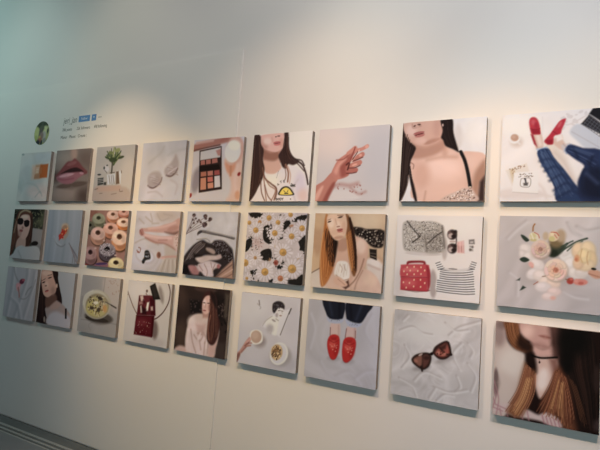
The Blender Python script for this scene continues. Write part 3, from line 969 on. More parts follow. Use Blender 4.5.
  ('E',(158,132,89),8,[382,86,24,0,1,16]),
  ('E',(208,173,116),8,[360,66,16,0,1,13]),
  ('L',(193,192,210),7,34,[554,157,617,206]),
  ('L',(213,214,234),7,21,[554,157,612,202]),
  ('L',(177,175,191),7,34,[543,163,575,227]),
  ('L',(204,205,225),7,21,[543,163,573,222]),
  ('L',(196,196,214),7,34,[530,165,527,212]),
  ('L',(215,217,237),7,21,[530,165,527,208]),
  ('L',(188,187,204),7,34,[517,161,482,213]),
  ('L',(210,212,231),7,21,[517,161,485,209]),
  ('L',(176,174,190),7,34,[506,153,451,184]),
  ('L',(204,205,225),7,21,[506,153,456,182]),
  ('L',(182,181,198),7,34,[501,143,435,149]),
  ('L',(208,209,229),7,21,[501,143,441,149]),
  ('L',(190,190,207),7,34,[502,131,423,110]),
  ('L',(211,213,233),7,21,[502,131,429,111]),
  ('L',(195,194,212),7,34,[508,121,443,71]),
  ('L',(214,215,236),7,21,[508,121,448,74]),
  ('L',(182,181,198),7,34,[519,115,488,53]),
  ('L',(208,209,229),7,21,[519,115,491,58]),
  ('L',(185,183,200),7,34,[533,114,537,51]),
  ('L',(209,210,230),7,21,[533,114,536,56]),
  ('L',(197,197,215),7,34,[546,117,583,62]),
  ('L',(215,217,237),7,21,[546,117,581,66]),
  ('L',(190,190,207),7,34,[556,125,620,90]),
  ('L',(211,213,233),7,21,[556,125,615,92]),
  ('L',(178,176,192),7,34,[562,136,628,129]),
  ('L',(206,207,226),7,21,[562,136,623,130]),
  ('L',(190,190,207),7,34,[561,147,627,166]),
  ('L',(211,213,233),7,21,[561,147,622,164]),
  ('E',(156,124,82),8,[535,144,38,-1,3,33]),
  ('E',(190,159,107),8,[531,139,35,-1,3,31]),
  ('E',(158,132,89),8,[539,148,21,0,1,15]),
  ('E',(208,173,116),8,[520,131,14,0,1,12]),
  ('L',(199,198,217),7,40,[194,269,268,287]),
  ('L',(216,218,238),7,24,[194,269,262,285]),
  ('L',(195,194,212),7,40,[186,281,241,320]),
  ('L',(214,215,236),7,24,[186,281,237,317]),
  ('L',(196,196,214),7,40,[173,289,203,344]),
  ('L',(215,217,237),7,24,[173,289,200,340]),
  ('L',(194,193,211),7,40,[156,291,154,350]),
  ('L',(214,215,236),7,24,[156,291,154,345]),
  ('L',(178,176,192),7,40,[140,287,103,343]),
  ('L',(206,207,226),7,24,[140,287,106,338]),
  ('L',(178,176,192),7,40,[127,277,56,318]),
  ('L',(206,207,226),7,24,[127,277,61,315]),
  ('L',(195,194,212),7,40,[120,265,40,275]),
  ('L',(214,215,236),7,24,[120,265,47,274]),
  ('L',(196,196,214),7,40,[120,251,35,230]),
  ('L',(215,217,237),7,24,[120,251,41,232]),
  ('L',(184,182,199),7,40,[128,239,70,197]),
  ('L',(208,209,229),7,24,[128,239,75,201]),
  ('L',(196,196,214),7,40,[142,231,102,158]),
  ('L',(215,217,237),7,24,[142,231,106,164]),
  ('L',(196,196,214),7,40,[158,229,161,141]),
  ('L',(215,217,237),7,24,[158,229,161,148]),
  ('L',(177,175,191),7,40,[175,233,218,167]),
  ('L',(204,205,225),7,24,[175,233,214,172]),
  ('L',(177,175,191),7,40,[188,242,275,192]),
  ('L',(204,205,225),7,24,[188,242,268,196]),
  ('L',(180,179,195),7,40,[195,255,285,243]),
  ('L',(207,208,227),7,24,[195,255,278,244]),
  ('E',(156,124,82),8,[161,265,47,-1,3,40]),
  ('E',(190,159,107),8,[157,260,43,-1,3,37]),
  ('E',(158,132,89),8,[167,270,26,-1,2,18]),
  ('E',(208,173,116),8,[143,250,17,0,1,14]),
  ('L',(180,179,195),7,42,[810,335,913,352]),
  ('L',(207,208,227),7,26,[810,335,906,350]),
  ('L',(177,175,191),7,42,[804,348,866,386]),
  ('L',(204,205,225),7,26,[804,348,861,382]),
  ('L',(184,182,199),7,42,[792,357,827,410]),
  ('L',(208,209,229),7,26,[792,357,824,406]),
  ('L',(194,193,211),7,42,[776,360,783,445]),
  ('L',(214,215,236),7,26,[776,360,783,438]),
  ('L',(199,198,217),7,42,[760,358,732,417]),
  ('L',(216,218,238),7,26,[760,358,734,412]),
  ('L',(193,192,210),7,42,[747,349,695,388]),
  ('L',(213,214,234),7,26,[747,349,699,384]),
  ('L',(193,192,210),7,42,[738,337,655,356]),
  ('L',(213,214,234),7,26,[738,337,662,354]),
  ('L',(189,188,206),7,42,[737,323,647,308]),
  ('L',(211,213,233),7,26,[737,323,654,309]),
  ('L',(184,182,199),7,42,[743,310,684,274]),
  ('L',(208,209,229),7,26,[743,310,689,277]),
  ('L',(185,183,200),7,42,[755,301,707,227]),
  ('L',(209,210,230),7,26,[755,301,711,233]),
  ('L',(193,192,210),7,42,[771,298,765,223]),
  ('L',(213,214,234),7,26,[771,298,766,229]),
  ('L',(189,188,206),7,42,[787,300,826,221]),
  ('L',(211,213,233),7,26,[787,300,823,227]),
  ('L',(185,183,200),7,42,[801,309,872,256]),
  ('L',(209,210,230),7,26,[801,309,866,260]),
  ('L',(178,176,192),7,42,[809,321,877,306]),
  ('L',(206,207,226),7,26,[809,321,872,307]),
  ('E',(156,124,82),8,[777,334,45,-1,3,40]),
  ('E',(190,159,107),8,[774,329,42,-1,3,38]),
  ('E',(158,132,89),8,[783,339,25,-1,1,18]),
  ('E',(208,173,116),8,[760,319,17,-1,1,14]),
  ('L',(180,179,195),7,42,[525,305,604,335]),
  ('L',(207,208,227),7,26,[525,305,598,332]),
  ('L',(176,174,190),7,42,[515,317,567,366]),
  ('L',(204,205,225),7,26,[515,317,563,362]),
  ('L',(192,191,208),7,42,[500,323,524,391]),
  ('L',(213,214,234),7,26,[500,323,522,385]),
  ('L',(178,176,192),7,42,[483,323,465,411]),
  ('L',(206,207,226),7,26,[483,323,467,404]),
  ('L',(197,197,215),7,42,[468,317,418,373]),
  ('L',(215,217,237),7,26,[468,317,422,369]),
  ('L',(189,188,206),7,42,[456,306,368,344]),
  ('L',(211,213,233),7,26,[456,306,375,341]),
  ('L',(192,191,208),7,42,[451,293,373,294]),
  ('L',(213,214,234),7,26,[451,293,379,294]),
  ('L',(190,190,207),7,42,[454,279,352,240]),
  ('L',(211,213,233),7,26,[454,279,360,243]),
  ('L',(184,182,199),7,42,[464,267,412,218]),
  ('L',(208,209,229),7,26,[464,267,417,222]),
  ('L',(180,179,195),7,42,[479,261,459,202]),
  ('L',(207,208,227),7,26,[479,261,461,207]),
  ('L',(196,196,214),7,42,[496,261,511,187]),
  ('L',(215,217,237),7,26,[496,261,510,193]),
  ('L',(189,188,206),7,42,[512,267,554,219]),
  ('L',(211,213,233),7,26,[512,267,551,223]),
  ('L',(179,177,194),7,42,[523,278,612,240]),
  ('L',(206,207,226),7,26,[523,278,606,242]),
  ('L',(182,181,198),7,42,[528,291,635,290]),
  ('L',(208,209,229),7,26,[528,291,627,290]),
  ('E',(156,124,82),8,[493,297,47,-1,4,41]),
  ('E',(190,159,107),8,[490,292,43,-1,3,38]),
  ('E',(158,132,89),8,[499,303,26,-1,2,18]),
  ('E',(208,173,116),8,[476,282,17,0,1,14]),
  ('L',(196,196,214),7,46,[52,762,142,801]),
  ('L',(215,217,237),7,28,[52,762,135,798]),
  ('L',(192,191,208),7,46,[39,774,88,828]),
  ('L',(213,214,234),7,28,[39,774,83,823]),
  ('L',(185,183,200),7,46,[21,780,42,876]),
  ('L',(209,210,230),7,28,[21,780,40,868]),
  ('L',(181,180,196),7,46,[1,779,-30,867]),
  ('L',(207,208,227),7,28,[1,779,-28,860]),
  ('L',(193,192,210),7,46,[-16,771,-73,822]),
  ('L',(213,214,234),7,28,[-16,771,-68,818]),
  ('L',(184,182,199),7,46,[-28,758,-120,789]),
  ('L',(208,209,229),7,28,[-28,758,-112,786]),
  ('L',(188,187,204),7,46,[-31,742,-161,737]),
  ('L',(210,212,231),7,28,[-31,742,-151,737]),
  ('L',(180,179,195),7,46,[-26,727,-101,694]),
  ('L',(207,208,227),7,28,[-26,727,-95,697]),
  ('L',(189,188,206),7,46,[-13,715,-78,642]),
  ('L',(211,213,233),7,28,[-13,715,-73,647]),
  ('L',(185,183,200),7,46,[6,709,-12,627]),
  ('L',(209,210,230),7,28,[6,709,-11,634]),
  ('L',(186,185,202),7,46,[25,710,54,629]),
  ('L',(209,210,230),7,28,[25,710,52,636]),
  ('L',(180,179,195),7,46,[43,717,118,650]),
  ('L',(207,208,227),7,28,[43,717,112,655]),
  ('L',(184,182,199),7,46,[54,731,149,699]),
  ('L',(208,209,229),7,28,[54,731,142,701]),
  ('L',(197,197,215),7,46,[58,746,184,752]),
  ('L',(215,217,237),7,28,[58,746,175,751]),
  ('E',(156,124,82),8,[17,749,59,-3,4,50]),
  ('E',(190,159,107),8,[13,744,55,-3,4,47]),
  ('E',(158,132,89),8,[25,757,33,-2,2,22]),
  ('E',(208,173,116),8,[-4,732,22,-1,2,18]),
  ('L',(192,191,208),7,30,[941,658,999,679]),
  ('L',(213,214,234),7,18,[941,658,995,677]),
  ('L',(196,196,214),7,30,[933,667,970,708]),
  ('L',(215,217,237),7,18,[933,667,967,705]),
  ('L',(194,193,211),7,30,[921,672,928,717]),
  ('L',(214,215,236),7,18,[921,672,928,713]),
  ('L',(197,197,215),7,30,[907,670,885,718]),
  ('L',(215,217,237),7,18,[907,670,887,715]),
  ('L',(179,177,194),7,30,[897,663,842,700]),
  ('L',(206,207,226),7,18,[897,663,846,697]),
  ('L',(180,179,195),7,30,[891,653,831,659]),
  ('L',(207,208,227),7,18,[891,653,836,659]),
  ('L',(199,198,217),7,30,[893,641,846,625]),
  ('L',(216,218,238),7,18,[893,641,850,626]),
  ('L',(189,188,206),7,30,[901,632,871,599]),
  ('L',(211,213,233),7,18,[901,632,873,602]),
  ('L',(199,198,217),7,30,[913,628,903,565]),
  ('L',(216,218,238),7,18,[913,628,904,570]),
  ('L',(199,198,217),7,30,[927,629,952,576]),
  ('L',(216,218,238),7,18,[927,629,950,580]),
  ('L',(176,174,190),7,30,[937,636,978,609]),
  ('L',(204,205,225),7,18,[937,636,975,611]),
  ('L',(178,176,192),7,30,[943,647,1012,639]),
  ('L',(206,207,226),7,18,[943,647,1007,639]),
  ('E',(156,124,82),8,[920,654,25,-1,2,22]),
  ('E',(175,158,144),8,[917,650,23,-1,2,21]),
  ('E',(145,131,119),8,[922,655,14,-1,1,10]),
  ('E',(191,173,157),8,[910,644,9,0,1,8]),
  ('L',(188,187,204),7,36,[217,673,297,702]),
  ('L',(210,212,231),7,22,[217,673,290,699]),
  ('L',(176,174,190),7,36,[206,685,247,729]),
  ('L',(204,205,225),7,22,[206,685,244,726]),
  ('L',(193,192,210),7,36,[190,690,202,770]),
  ('L',(213,214,234),7,22,[190,690,201,764]),
  ('L',(192,191,208),7,36,[172,688,144,743]),
  ('L',(213,214,234),7,22,[172,688,146,738]),
  ('L',(197,197,215),7,36,[159,679,87,722]),
  ('L',(215,217,237),7,22,[159,679,93,718]),
  ('L',(176,174,190),7,36,[152,665,80,672]),
  ('L',(204,205,225),7,22,[152,665,86,671]),
  ('L',(180,179,195),7,36,[154,651,74,622]),
  ('L',(207,208,227),7,22,[154,651,80,625]),
  ('L',(188,187,204),7,36,[165,640,106,575]),
  ('L',(210,212,231),7,22,[165,640,110,580]),
  ('L',(182,181,198),7,36,[182,635,174,579]),
  ('L',(208,209,229),7,22,[182,635,174,583]),
  ('L',(182,181,198),7,36,[199,637,225,588]),
  ('L',(208,209,229),7,22,[199,637,223,592]),
  ('L',(187,186,203),7,36,[213,646,266,614]),
  ('L',(210,212,231),7,22,[213,646,261,617]),
  ('L',(178,176,192),7,36,[220,659,306,651]),
  ('L',(206,207,226),7,22,[220,659,300,652]),
  ('E',(156,124,82),8,[190,667,27,-1,2,23]),
  ('E',(172,142,110),8,[186,662,25,-1,2,22]),
  ('E',(143,118,91),8,[192,668,15,-1,1,10]),
  ('E',(189,155,120),8,[178,657,10,-1,1,8]),
  ('L',(181,180,196),7,32,[553,486,626,499]),
  ('L',(207,208,227),7,19,[553,486,620,498]),
  ('L',(180,179,195),7,32,[546,497,602,538]),
  ('L',(207,208,227),7,19,[546,497,597,535]),
  ('L',(199,198,217),7,32,[534,504,560,567]),
  ('L',(216,218,238),7,19,[534,504,558,562]),
  ('L',(180,179,195),7,32,[519,504,504,567]),
  ('L',(207,208,227),7,19,[519,504,506,562]),
  ('L',(182,181,198),7,32,[505,499,468,533]),
  ('L',(208,209,229),7,19,[505,499,471,531]),
  ('L',(176,174,190),7,32,[497,488,424,508]),
  ('L',(204,205,225),7,19,[497,488,429,506]),
  ('L',(197,197,215),7,32,[495,476,429,464]),
  ('L',(215,217,237),7,19,[495,476,434,465]),
  ('L',(185,183,200),7,32,[502,464,438,417]),
  ('L',(209,210,230),7,19,[502,464,443,421]),
  ('L',(178,176,192),7,32,[515,458,488,395]),
  ('L',(206,207,226),7,19,[515,458,490,399]),
  ('L',(185,183,200),7,32,[530,457,545,392]),
  ('L',(209,210,230),7,19,[530,457,543,397]),
  ('L',(190,190,207),7,32,[543,463,594,414]),
  ('L',(211,213,233),7,19,[543,463,591,418]),
  ('L',(185,183,200),7,32,[552,473,629,452]),
  ('L',(209,210,230),7,19,[552,473,623,454]),
  ('E',(156,124,82),8,[528,486,20,-1,1,17]),
  ('E',(187,177,146),8,[524,481,18,-1,1,16]),
  ('E',(156,147,121),8,[528,485,11,0,1,8]),
  ('E',(205,194,160),8,[518,476,7,0,1,6]),
  ('L',(199,198,217),7,50,[696,560,810,565]),
  ('L',(216,218,238),7,30,[696,560,801,565]),
  ('L',(184,182,199),7,50,[691,575,787,616]),
  ('L',(208,209,229),7,30,[691,575,779,613]),
  ('L',(185,183,200),7,50,[680,587,741,649]),
  ('L',(209,210,230),7,30,[680,587,736,644]),
  ('L',(178,176,192),7,50,[663,595,690,672]),
  ('L',(206,207,226),7,30,[663,595,688,666]),
  ('L',(186,185,202),7,50,[645,595,629,690]),
  ('L',(209,210,230),7,30,[645,595,630,683]),
  ('L',(189,188,206),7,50,[627,590,571,664]),
  ('L',(211,213,233),7,30,[627,590,576,658]),
  ('L',(179,177,194),7,50,[614,579,529,626]),
  ('L',(206,207,226),7,30,[614,579,536,622]),
  ('L',(187,186,203),7,50,[607,564,512,577]),
  ('L',(210,212,231),7,30,[607,564,520,576]),
  ('L',(185,183,200),7,50,[608,549,510,527]),
  ('L',(209,210,230),7,30,[608,549,518,528]),
  ('L',(199,198,217),7,50,[616,535,537,482]),
  ('L',(216,218,238),7,30,[616,535,543,486]),
  ('L',(180,179,195),7,50,[630,525,577,440]),
  ('L',(207,208,227),7,30,[630,525,581,447]),
  ('L',(185,183,200),7,50,[648,521,642,445]),
  ('L',(209,210,230),7,30,[648,521,642,451]),
  ('L',(199,198,217),7,50,[666,523,697,453]),
  ('L',(216,218,238),7,30,[666,523,695,459]),
  ('L',(197,197,215),7,50,[682,532,742,481]),
  ('L',(215,217,237),7,30,[682,532,737,486]),
  ('L',(178,176,192),7,50,[693,545,783,516]),
  ('L',(206,207,226),7,30,[693,545,776,518]),
  ('E',(156,124,82),8,[655,563,58,-3,4,51]),
  ('E',(190,159,107),8,[651,558,54,-2,4,48]),
  ('E',(158,132,89),8,[663,571,32,-1,2,22]),
  ('E',(208,173,116),8,[634,546,21,-1,2,18]),
  ('L',(177,175,191),7,40,[663,949,704,992]),
  ('L',(204,205,225),7,24,[663,949,701,988]),
  ('L',(184,182,199),7,40,[649,955,665,1013]),
  ('L',(208,209,229),7,24,[649,955,664,1009]),
  ('L',(180,179,195),7,40,[633,955,618,1010]),
  ('L',(207,208,227),7,24,[633,955,619,1005]),
  ('L',(188,187,204),7,40,[618,949,557,1015]),
  ('L',(210,212,231),7,24,[618,949,561,1010]),
  ('L',(187,186,203),7,40,[608,939,540,968]),
  ('L',(210,212,231),7,24,[608,939,545,965]),
  ('L',(188,187,204),7,40,[605,926,520,927]),
  ('L',(210,212,231),7,24,[605,926,527,927]),
  ('L',(185,183,200),7,40,[608,913,538,886]),
  ('L',(209,210,230),7,24,[608,913,544,888]),
  ('L',(182,181,198),7,40,[618,902,568,851]),
  ('L',(208,209,229),7,24,[618,902,572,855]),
  ('L',(187,186,203),7,40,[632,896,610,815]),
  ('L',(210,212,231),7,24,[632,896,612,821]),
  ('L',(194,193,211),7,40,[648,896,665,835]),
  ('L',(214,215,236),7,24,[648,896,663,840]),
  ('L',(196,196,214),7,40,[663,902,713,848]),
  ('L',(215,217,237),7,24,[663,902,709,852]),
  ('L',(190,190,207),7,40,[673,912,747,881]),
  ('L',(211,213,233),7,24,[673,912,741,883]),
  ('L',(192,191,208),7,40,[676,925,760,924]),
  ('L',(213,214,234),7,24,[676,925,754,924]),
  ('L',(188,187,204),7,40,[673,938,751,969]),
  ('L',(210,212,231),7,24,[673,938,745,966]),
  ('E',(156,124,82),8,[644,930,45,-3,3,40]),
  ('E',(176,123,104),8,[640,925,42,-3,3,37]),
  ('E',(146,103,86),8,[650,935,25,-2,1,17]),
  ('E',(192,135,113),8,[627,916,17,-1,1,14]),
  ('L',(190,190,207),7,54,[863,790,968,817]),
  ('L',(211,213,233),7,33,[863,790,960,815]),
  ('L',(176,174,190),7,54,[854,804,930,857]),
  ('L',(204,205,225),7,33,[854,804,924,852]),
  ('L',(185,183,200),7,54,[840,814,891,894]),
  ('L',(209,210,230),7,33,[840,814,887,888]),
  ('L',(184,182,199),7,54,[822,819,833,903]),
  ('L',(208,209,229),7,33,[822,819,832,896]),
  ('L',(186,185,202),7,54,[804,818,779,889]),
  ('L',(209,210,230),7,33,[804,818,781,883]),
  ('L',(180,179,195),7,54,[788,810,706,895]),
  ('L',(207,208,227),7,33,[788,810,712,889]),
  ('L',(197,197,215),7,54,[776,798,656,853]),
  ('L',(215,217,237),7,33,[776,798,665,849]),
  ('L',(184,182,199),7,54,[770,783,667,792]),
  ('L',(208,209,229),7,33,[770,783,675,792]),
  ('L',(185,183,200),7,54,[772,768,641,734]),
  ('L',(209,210,230),7,33,[772,768,651,737]),
  ('L',(180,179,195),7,54,[781,754,712,706]),
  ('L',(207,208,227),7,33,[781,754,718,710]),
  ('L',(199,198,217),7,54,[795,744,734,648]),
  ('L',(216,218,238),7,33,[795,744,739,655]),
  ('L',(192,191,208),7,54,[813,739,804,664]),
  ('L',(213,214,234),7,33,[813,739,804,670]),
  ('L',(186,185,202),7,54,[831,741,864,646]),
  ('L',(209,210,230),7,33,[831,741,862,653]),
  ('L',(186,185,202),7,54,[847,748,933,659]),
  ('L',(209,210,230),7,33,[847,748,926,666]),
  ('L',(190,190,207),7,54,[859,760,951,718]),
  ('L',(211,213,233),7,33,[859,760,943,721]),
  ('L',(188,187,204),7,54,[864,775,988,764]),
  ('L',(210,212,231),7,33,[864,775,979,765]),
  ('E',(156,124,82),8,[821,784,66,-4,5,59]),
  ('E',(190,159,107),8,[818,779,61,-4,5,55]),
  ('E',(158,132,89),8,[831,794,37,-2,2,26]),
  ('E',(208,173,116),8,[798,765,25,-1,2,21]),
  ('L',(188,187,204),7,52,[415,869,531,915]),
  ('L',(210,212,231),7,32,[415,869,522,911]),
  ('L',(195,194,212),7,52,[404,882,472,945]),
  ('L',(214,215,236),7,32,[404,882,467,940]),
  ('L',(179,177,194),7,52,[388,890,428,985]),
  ('L',(206,207,226),7,32,[388,890,425,977]),
  ('L',(184,182,199),7,52,[369,892,361,1004]),
  ('L',(208,209,229),7,32,[369,892,362,995]),
  ('L',(190,190,207),7,52,[351,888,303,970]),
  ('L',(211,213,233),7,32,[351,888,307,963]),
  ('L',(194,193,211),7,52,[336,879,259,936]),
  ('L',(214,215,236),7,32,[336,879,265,931]),
  ('L',(199,198,217),7,52,[326,866,202,902]),
  ('L',(216,218,238),7,32,[326,866,211,899]),
  ('L',(189,188,206),7,52,[324,850,190,844]),
  ('L',(211,213,233),7,32,[324,850,200,845]),
  ('L',(195,194,212),7,52,[328,835,241,801]),
  ('L',(214,215,236),7,32,[328,835,248,803]),
  ('L',(182,181,198),7,52,[340,823,278,766]),
  ('L',(208,209,229),7,32,[340,823,283,770]),
  ('L',(195,194,212),7,52,[356,815,324,739]),
  ('L',(214,215,236),7,32,[356,815,327,745]),
  ('L',(182,181,198),7,52,[375,812,382,716]),
  ('L',(208,209,229),7,32,[375,812,381,723]),
  ('L',(179,177,194),7,52,[393,816,439,738]),
  ('L',(206,207,226),7,32,[393,816,435,744]),
  ('L',(199,198,217),7,52,[408,826,507,753]),
  ('L',(216,218,238),7,32,[408,826,499,758]),
  ('L',(190,190,207),7,52,[417,839,504,814]),
  ('L',(211,213,233),7,32,[417,839,497,816]),
  ('L',(193,192,210),7,52,[420,854,512,858]),
  ('L',(213,214,234),7,32,[420,854,504,858]),
  ('E',(156,124,82),8,[375,857,60,-4,4,52]),
  ('E',(190,159,107),8,[372,852,56,-4,4,49]),
  ('E',(158,132,89),8,[384,865,33,-2,2,23]),
  ('E',(208,173,116),8,[354,840,22,-1,2,18]),
  ('L',(187,186,203),7,30,[94,970,167,976]),
  ('L',(210,212,231),7,18,[94,970,161,976]),
  ('L',(193,192,210),7,30,[89,982,137,1010]),
  ('L',(213,214,234),7,18,[89,982,133,1008]),
  ('L',(181,180,196),7,30,[77,990,106,1043]),
  ('L',(207,208,227),7,18,[77,990,104,1039]),
  ('L',(192,191,208),7,30,[62,992,55,1047]),
  ('L',(213,214,234),7,18,[62,992,55,1042]),
  ('L',(182,181,198),7,30,[48,987,0,1041]),
  ('L',(208,209,229),7,18,[48,987,4,1037]),
  ('L',(179,177,194),7,30,[39,978,-18,999]),
  ('L',(206,207,226),7,18,[39,978,-13,997]),
  ('L',(181,180,196),7,30,[36,966,-27,961]),
  ('L',(207,208,227),7,18,[36,966,-22,962]),
  ('L',(184,182,199),7,30,[42,955,-23,917]),
  ('L',(208,209,229),7,18,[42,955,-18,920]),
  ('L',(182,181,198),7,30,[54,947,30,904]),
  ('L',(208,209,229),7,18,[54,947,32,907]),
  ('L',(196,196,214),7,30,[69,945,77,884]),
  ('L',(215,217,237),7,18,[69,945,76,889]),
  ('L',(193,192,210),7,30,[82,949,123,904]),
  ('L',(213,214,234),7,18,[82,949,120,908]),
  ('L',(186,185,202),7,30,[92,959,147,938]),
  ('L',(209,210,230),7,18,[92,959,142,940]),
  ('E',(156,124,82),8,[69,973,24,-2,2,21]),
  ('E',(190,159,107),8,[65,968,22,-2,2,19]),
  ('E',(158,132,89),8,[70,973,13,-1,1,9]),
  ('E',(208,173,116),8,[58,963,9,-1,1,7]),
  ('E',(152,93,88),11,[550,714,39,-2,3,40]),
  ('E',(124,61,60),8,[545,720,21,-1,2,20]),
  ('E',(172,136,120),11,[762,185,32,-11,8,16]),
  ('E',(156,124,103),11,[434,675,28,-1,2,23]),
  ('K',(42,40,42),10,11,146,[108,355,302,400,282,529,158,560]),
  ('K',(153,136,143),14,14,147,[109,367,298,361,314,540,125,549]),
  ('N',0.05,6,0,1,15,0.3,0,0),
  ('K',(34,34,36),34,17,301,[302,220,430,161,458,212,390,269,427,345,480,394,430,446,327,404,299,297]),
  ('K',(48,49,47),11,11,401,[302,220,430,161,458,212,390,269,427,345,480,394,430,446,327,404,299,297]),
  ('K',(34,34,36),16,17,302,[-6,450,79,387,104,459,46,560]),
  ('K',(48,49,47),5,11,402,[-6,450,79,387,104,459,46,560]),
  ('K',(34,34,36),26,17,303,[291,567,430,528,462,643,405,697,299,662]),
  ('K',(48,49,47),8,11,403,[291,567,430,528,462,643,405,697,299,662]),
  ('K',(34,34,36),14,17,304,[622,150,708,106,735,148,668,232]),
  ('K',(48,49,47),4,11,404,[622,150,708,106,735,148,668,232]),
  ('K',(34,34,36),20,17,305,[761,105,878,44,986,33,978,77,856,124]),
  ('K',(48,49,47),6,11,405,[761,105,878,44,986,33,978,77,856,124]),
  ('K',(34,34,36),24,17,306,[896,404,992,308,1004,528,940,506]),
  ('K',(48,49,47),8,11,406,[896,404,992,308,1004,528,940,506]),
  ('K',(34,34,36),12,17,307,[127,860,232,830,227,913,137,904]),
  ('K',(48,49,47),4,11,407,[127,860,232,830,227,913,137,904]),
  ('K',(34,34,36),26,17,308,[768,951,887,913,992,857,991,989,788,990]),
  ('K',(48,49,47),8,11,408,[768,951,887,913,992,857,991,989,788,990]),
  ('K',(34,34,36),8,17,309,[444,967,516,949,507,996]),
  ('K',(48,49,47),2,11,409,[444,967,516,949,507,996]),
  ('K',(34,34,36),10,17,310,[579,768,699,671,682,742,605,822]),
  ('K',(48,49,47),3,11,410,[579,768,699,671,682,742,605,822]),
  ('K',(34,34,36),16,17,311,[33,13,199,8,234,52,148,79]),
  ('K',(48,49,47),5,11,411,[33,13,199,8,234,52,148,79]),
 ]),
 16: ((203,181,160), [
  ('E',(219,203,183),103,[751,98,208,-3,7,122]),
  ('E',(184,156,135),67,[50,263,86,-2,21,307]),
  ('E',(205,181,156),62,[53,109,86,-1,7,103]),
  ('E',(195,166,145),51,[858,603,153,-8,4,72]),
  ('P',(211,206,207),26,[-26,829,140,742,278,709,322,955,-12,1031]),
  ('L',(101,85,76),13,10,[-4,815,57,778,126,738]),
  ('P',(218,211,212),31,[781,607,911,636,1038,664,1031,994,853,961]),
  ('E',(228,224,228),36,[885,625,97,27,-18,55]),
  ('L',(198,181,180),21,21,[810,653,965,704]),
  ('P',(45,40,40),15,[558,180,677,178,757,196,992,209,993,405,899,433,826,412,767,366,665,320,604,273]),
  ('K',(135,124,117),44,15,132,[585,187,993,214,989,417,821,412,632,297]),
  ('K',(20,19,21),40,18,133,[585,187,993,214,989,417,821,412,632,297]),
  ('K',(180,173,165),14,13,134,[626,199,994,233,987,382,686,320]),
  ('P',(40,36,36),10,[811,449,910,452,918,590,825,561]),
  ('L',(102,92,85),8,10,[827,503,909,509]),
  ('L',(134,122,112),8,10,[834,537,906,552]),
  ('P',(212,181,170),13,[343,431,473,326,619,297,726,331,784,389,796,510,771,656,714,792,659,953,516,1001,349,940,269,784,272,609]),
  ('P',(222,196,188),15,[623,798,710,720,814,720,919,790,991,903,986,998,675,1000,593,958]),
  ('P',(218,194,187),18,[180,915,339,792,481,869,581,983,241,986]),
  ('E',(232,211,203),41,[692,417,68,-3,6,97]),
  ('P',(183,149,136),23,[366,355,487,326,519,411,483,487,375,492]),
  ('E',(227,204,193),41,[846,843,88,23,-22,69]),
  ('L',(153,121,109),15,15,[570,935,640,857,705,727,744,585]),
  ('L',(176,144,133),18,15,[737,730,667,880,642,978]),
  ('P',(81,56,51),18,[431,934,548,869,566,948,515,989]),
  ('P',(131,100,89),26,[578,495,648,565,647,760,606,738]),
  ('P',(178,122,80),15,[161,10,238,106,278,282,303,457,326,681,287,833,212,963,150,963,116,718,121,465,138,210]),
  ('P',(33,25,24),21,[166,209,222,284,310,344,361,368,353,505,330,656,306,707,247,661,198,512,165,362]),
  ('P',(130,91,65),15,[453,8,525,77,580,224,620,444,647,638,641,797,596,788,538,595,506,424,475,277]),
  ('P',(37,27,25),18,[496,52,559,151,602,322,636,541,648,736,608,689,573,471,545,275]),
  ('H',(219,155,98),(137,79,47),26,6,135,[167,56,129,414,125,693,161,967],[268,308,298,508,321,681,263,889]),
  ('H',(70,49,40),(25,19,19),16,6,136,[181,183,176,361,234,636],[311,357,342,506,322,694]),
  ('H',(205,143,93),(117,70,45),16,6,137,[475,277,522,498,598,787],[530,201,596,494,635,785]),
  ('H',(75,51,41),(25,19,19),10,6,138,[495,27,570,249,612,494,632,737],[526,52,605,298,645,517,650,760]),
  ('L',(213,167,119),10,10,[136,261,121,541,153,842,184,965]),
  ('L',(203,157,111),10,13,[491,351,530,547,585,740]),
  ('P',(226,199,183),15,[178,51,232,15,426,13,475,102,476,202,449,290,392,344,338,356,265,303,211,208,184,132]),
  ('E',(240,221,212),26,[245,131,45,-1,4,61]),
  ('E',(214,181,165),26,[437,190,33,-1,5,85]),
  ('E',(235,214,204),23,[353,167,32,-6,17,64]),
  ('E',(194,159,144),21,[369,320,70,-13,6,22]),
  ('E',(219,189,173),21,[304,256,55,-1,2,35]),
  ('E',(178,111,107),10,[379,214,46,-7,3,15]),
  ('E',(190,127,122),10,[385,237,40,-6,3,15]),
  ('E',(117,64,61),5,[376,224,40,-6,1,5]),
  ('E',(164,128,116),8,[354,175,27,-5,2,9]),
  ('E',(76,57,51),8,[219,112,26,-9,4,9]),
  ('E',(76,57,51),8,[373,49,37,-8,3,10]),
  ('L',(131,100,87),8,8,[198,91,236,76]),
  ('L',(121,91,77),8,8,[333,24,416,23]),
  ('L',(201,166,150),13,10,[303,75,330,150]),
  ('P',(236,236,242),15,[371,649,411,627,492,627,538,669,561,778,549,852,468,889,369,827,334,793,350,705]),
  ('H',(199,193,193),(246,246,246),11,6,139,[385,653,358,828],[535,669,523,866]),
  ('L',(186,166,163),8,8,[414,676,450,723,442,773]),
  ('L',(186,166,163),8,8,[468,673,500,745]),
  ('L',(172,142,133),10,10,[368,815,454,876,547,854]),
  ('P',(219,189,178),15,[332,885,397,830,509,891,539,938,476,962,376,941]),
  ('L',(187,150,137),10,10,[399,865,501,931]),
  ('N',0.06,5,20,1,16,0.3,0,0),
 ]),
 17: ((225,227,235), [
  ('E',(230,233,240),109,[721,120,234,-8,7,135]),
  ('E',(211,211,219),82,[74,855,86,-8,9,171]),
  ('E',(172,167,173),38,[476,820,43,-4,9,165]),
  ('E',(188,186,193),33,[588,399,32,-2,6,126]),
  ('E',(206,206,214),22,[337,468,221,-1,0,22]),
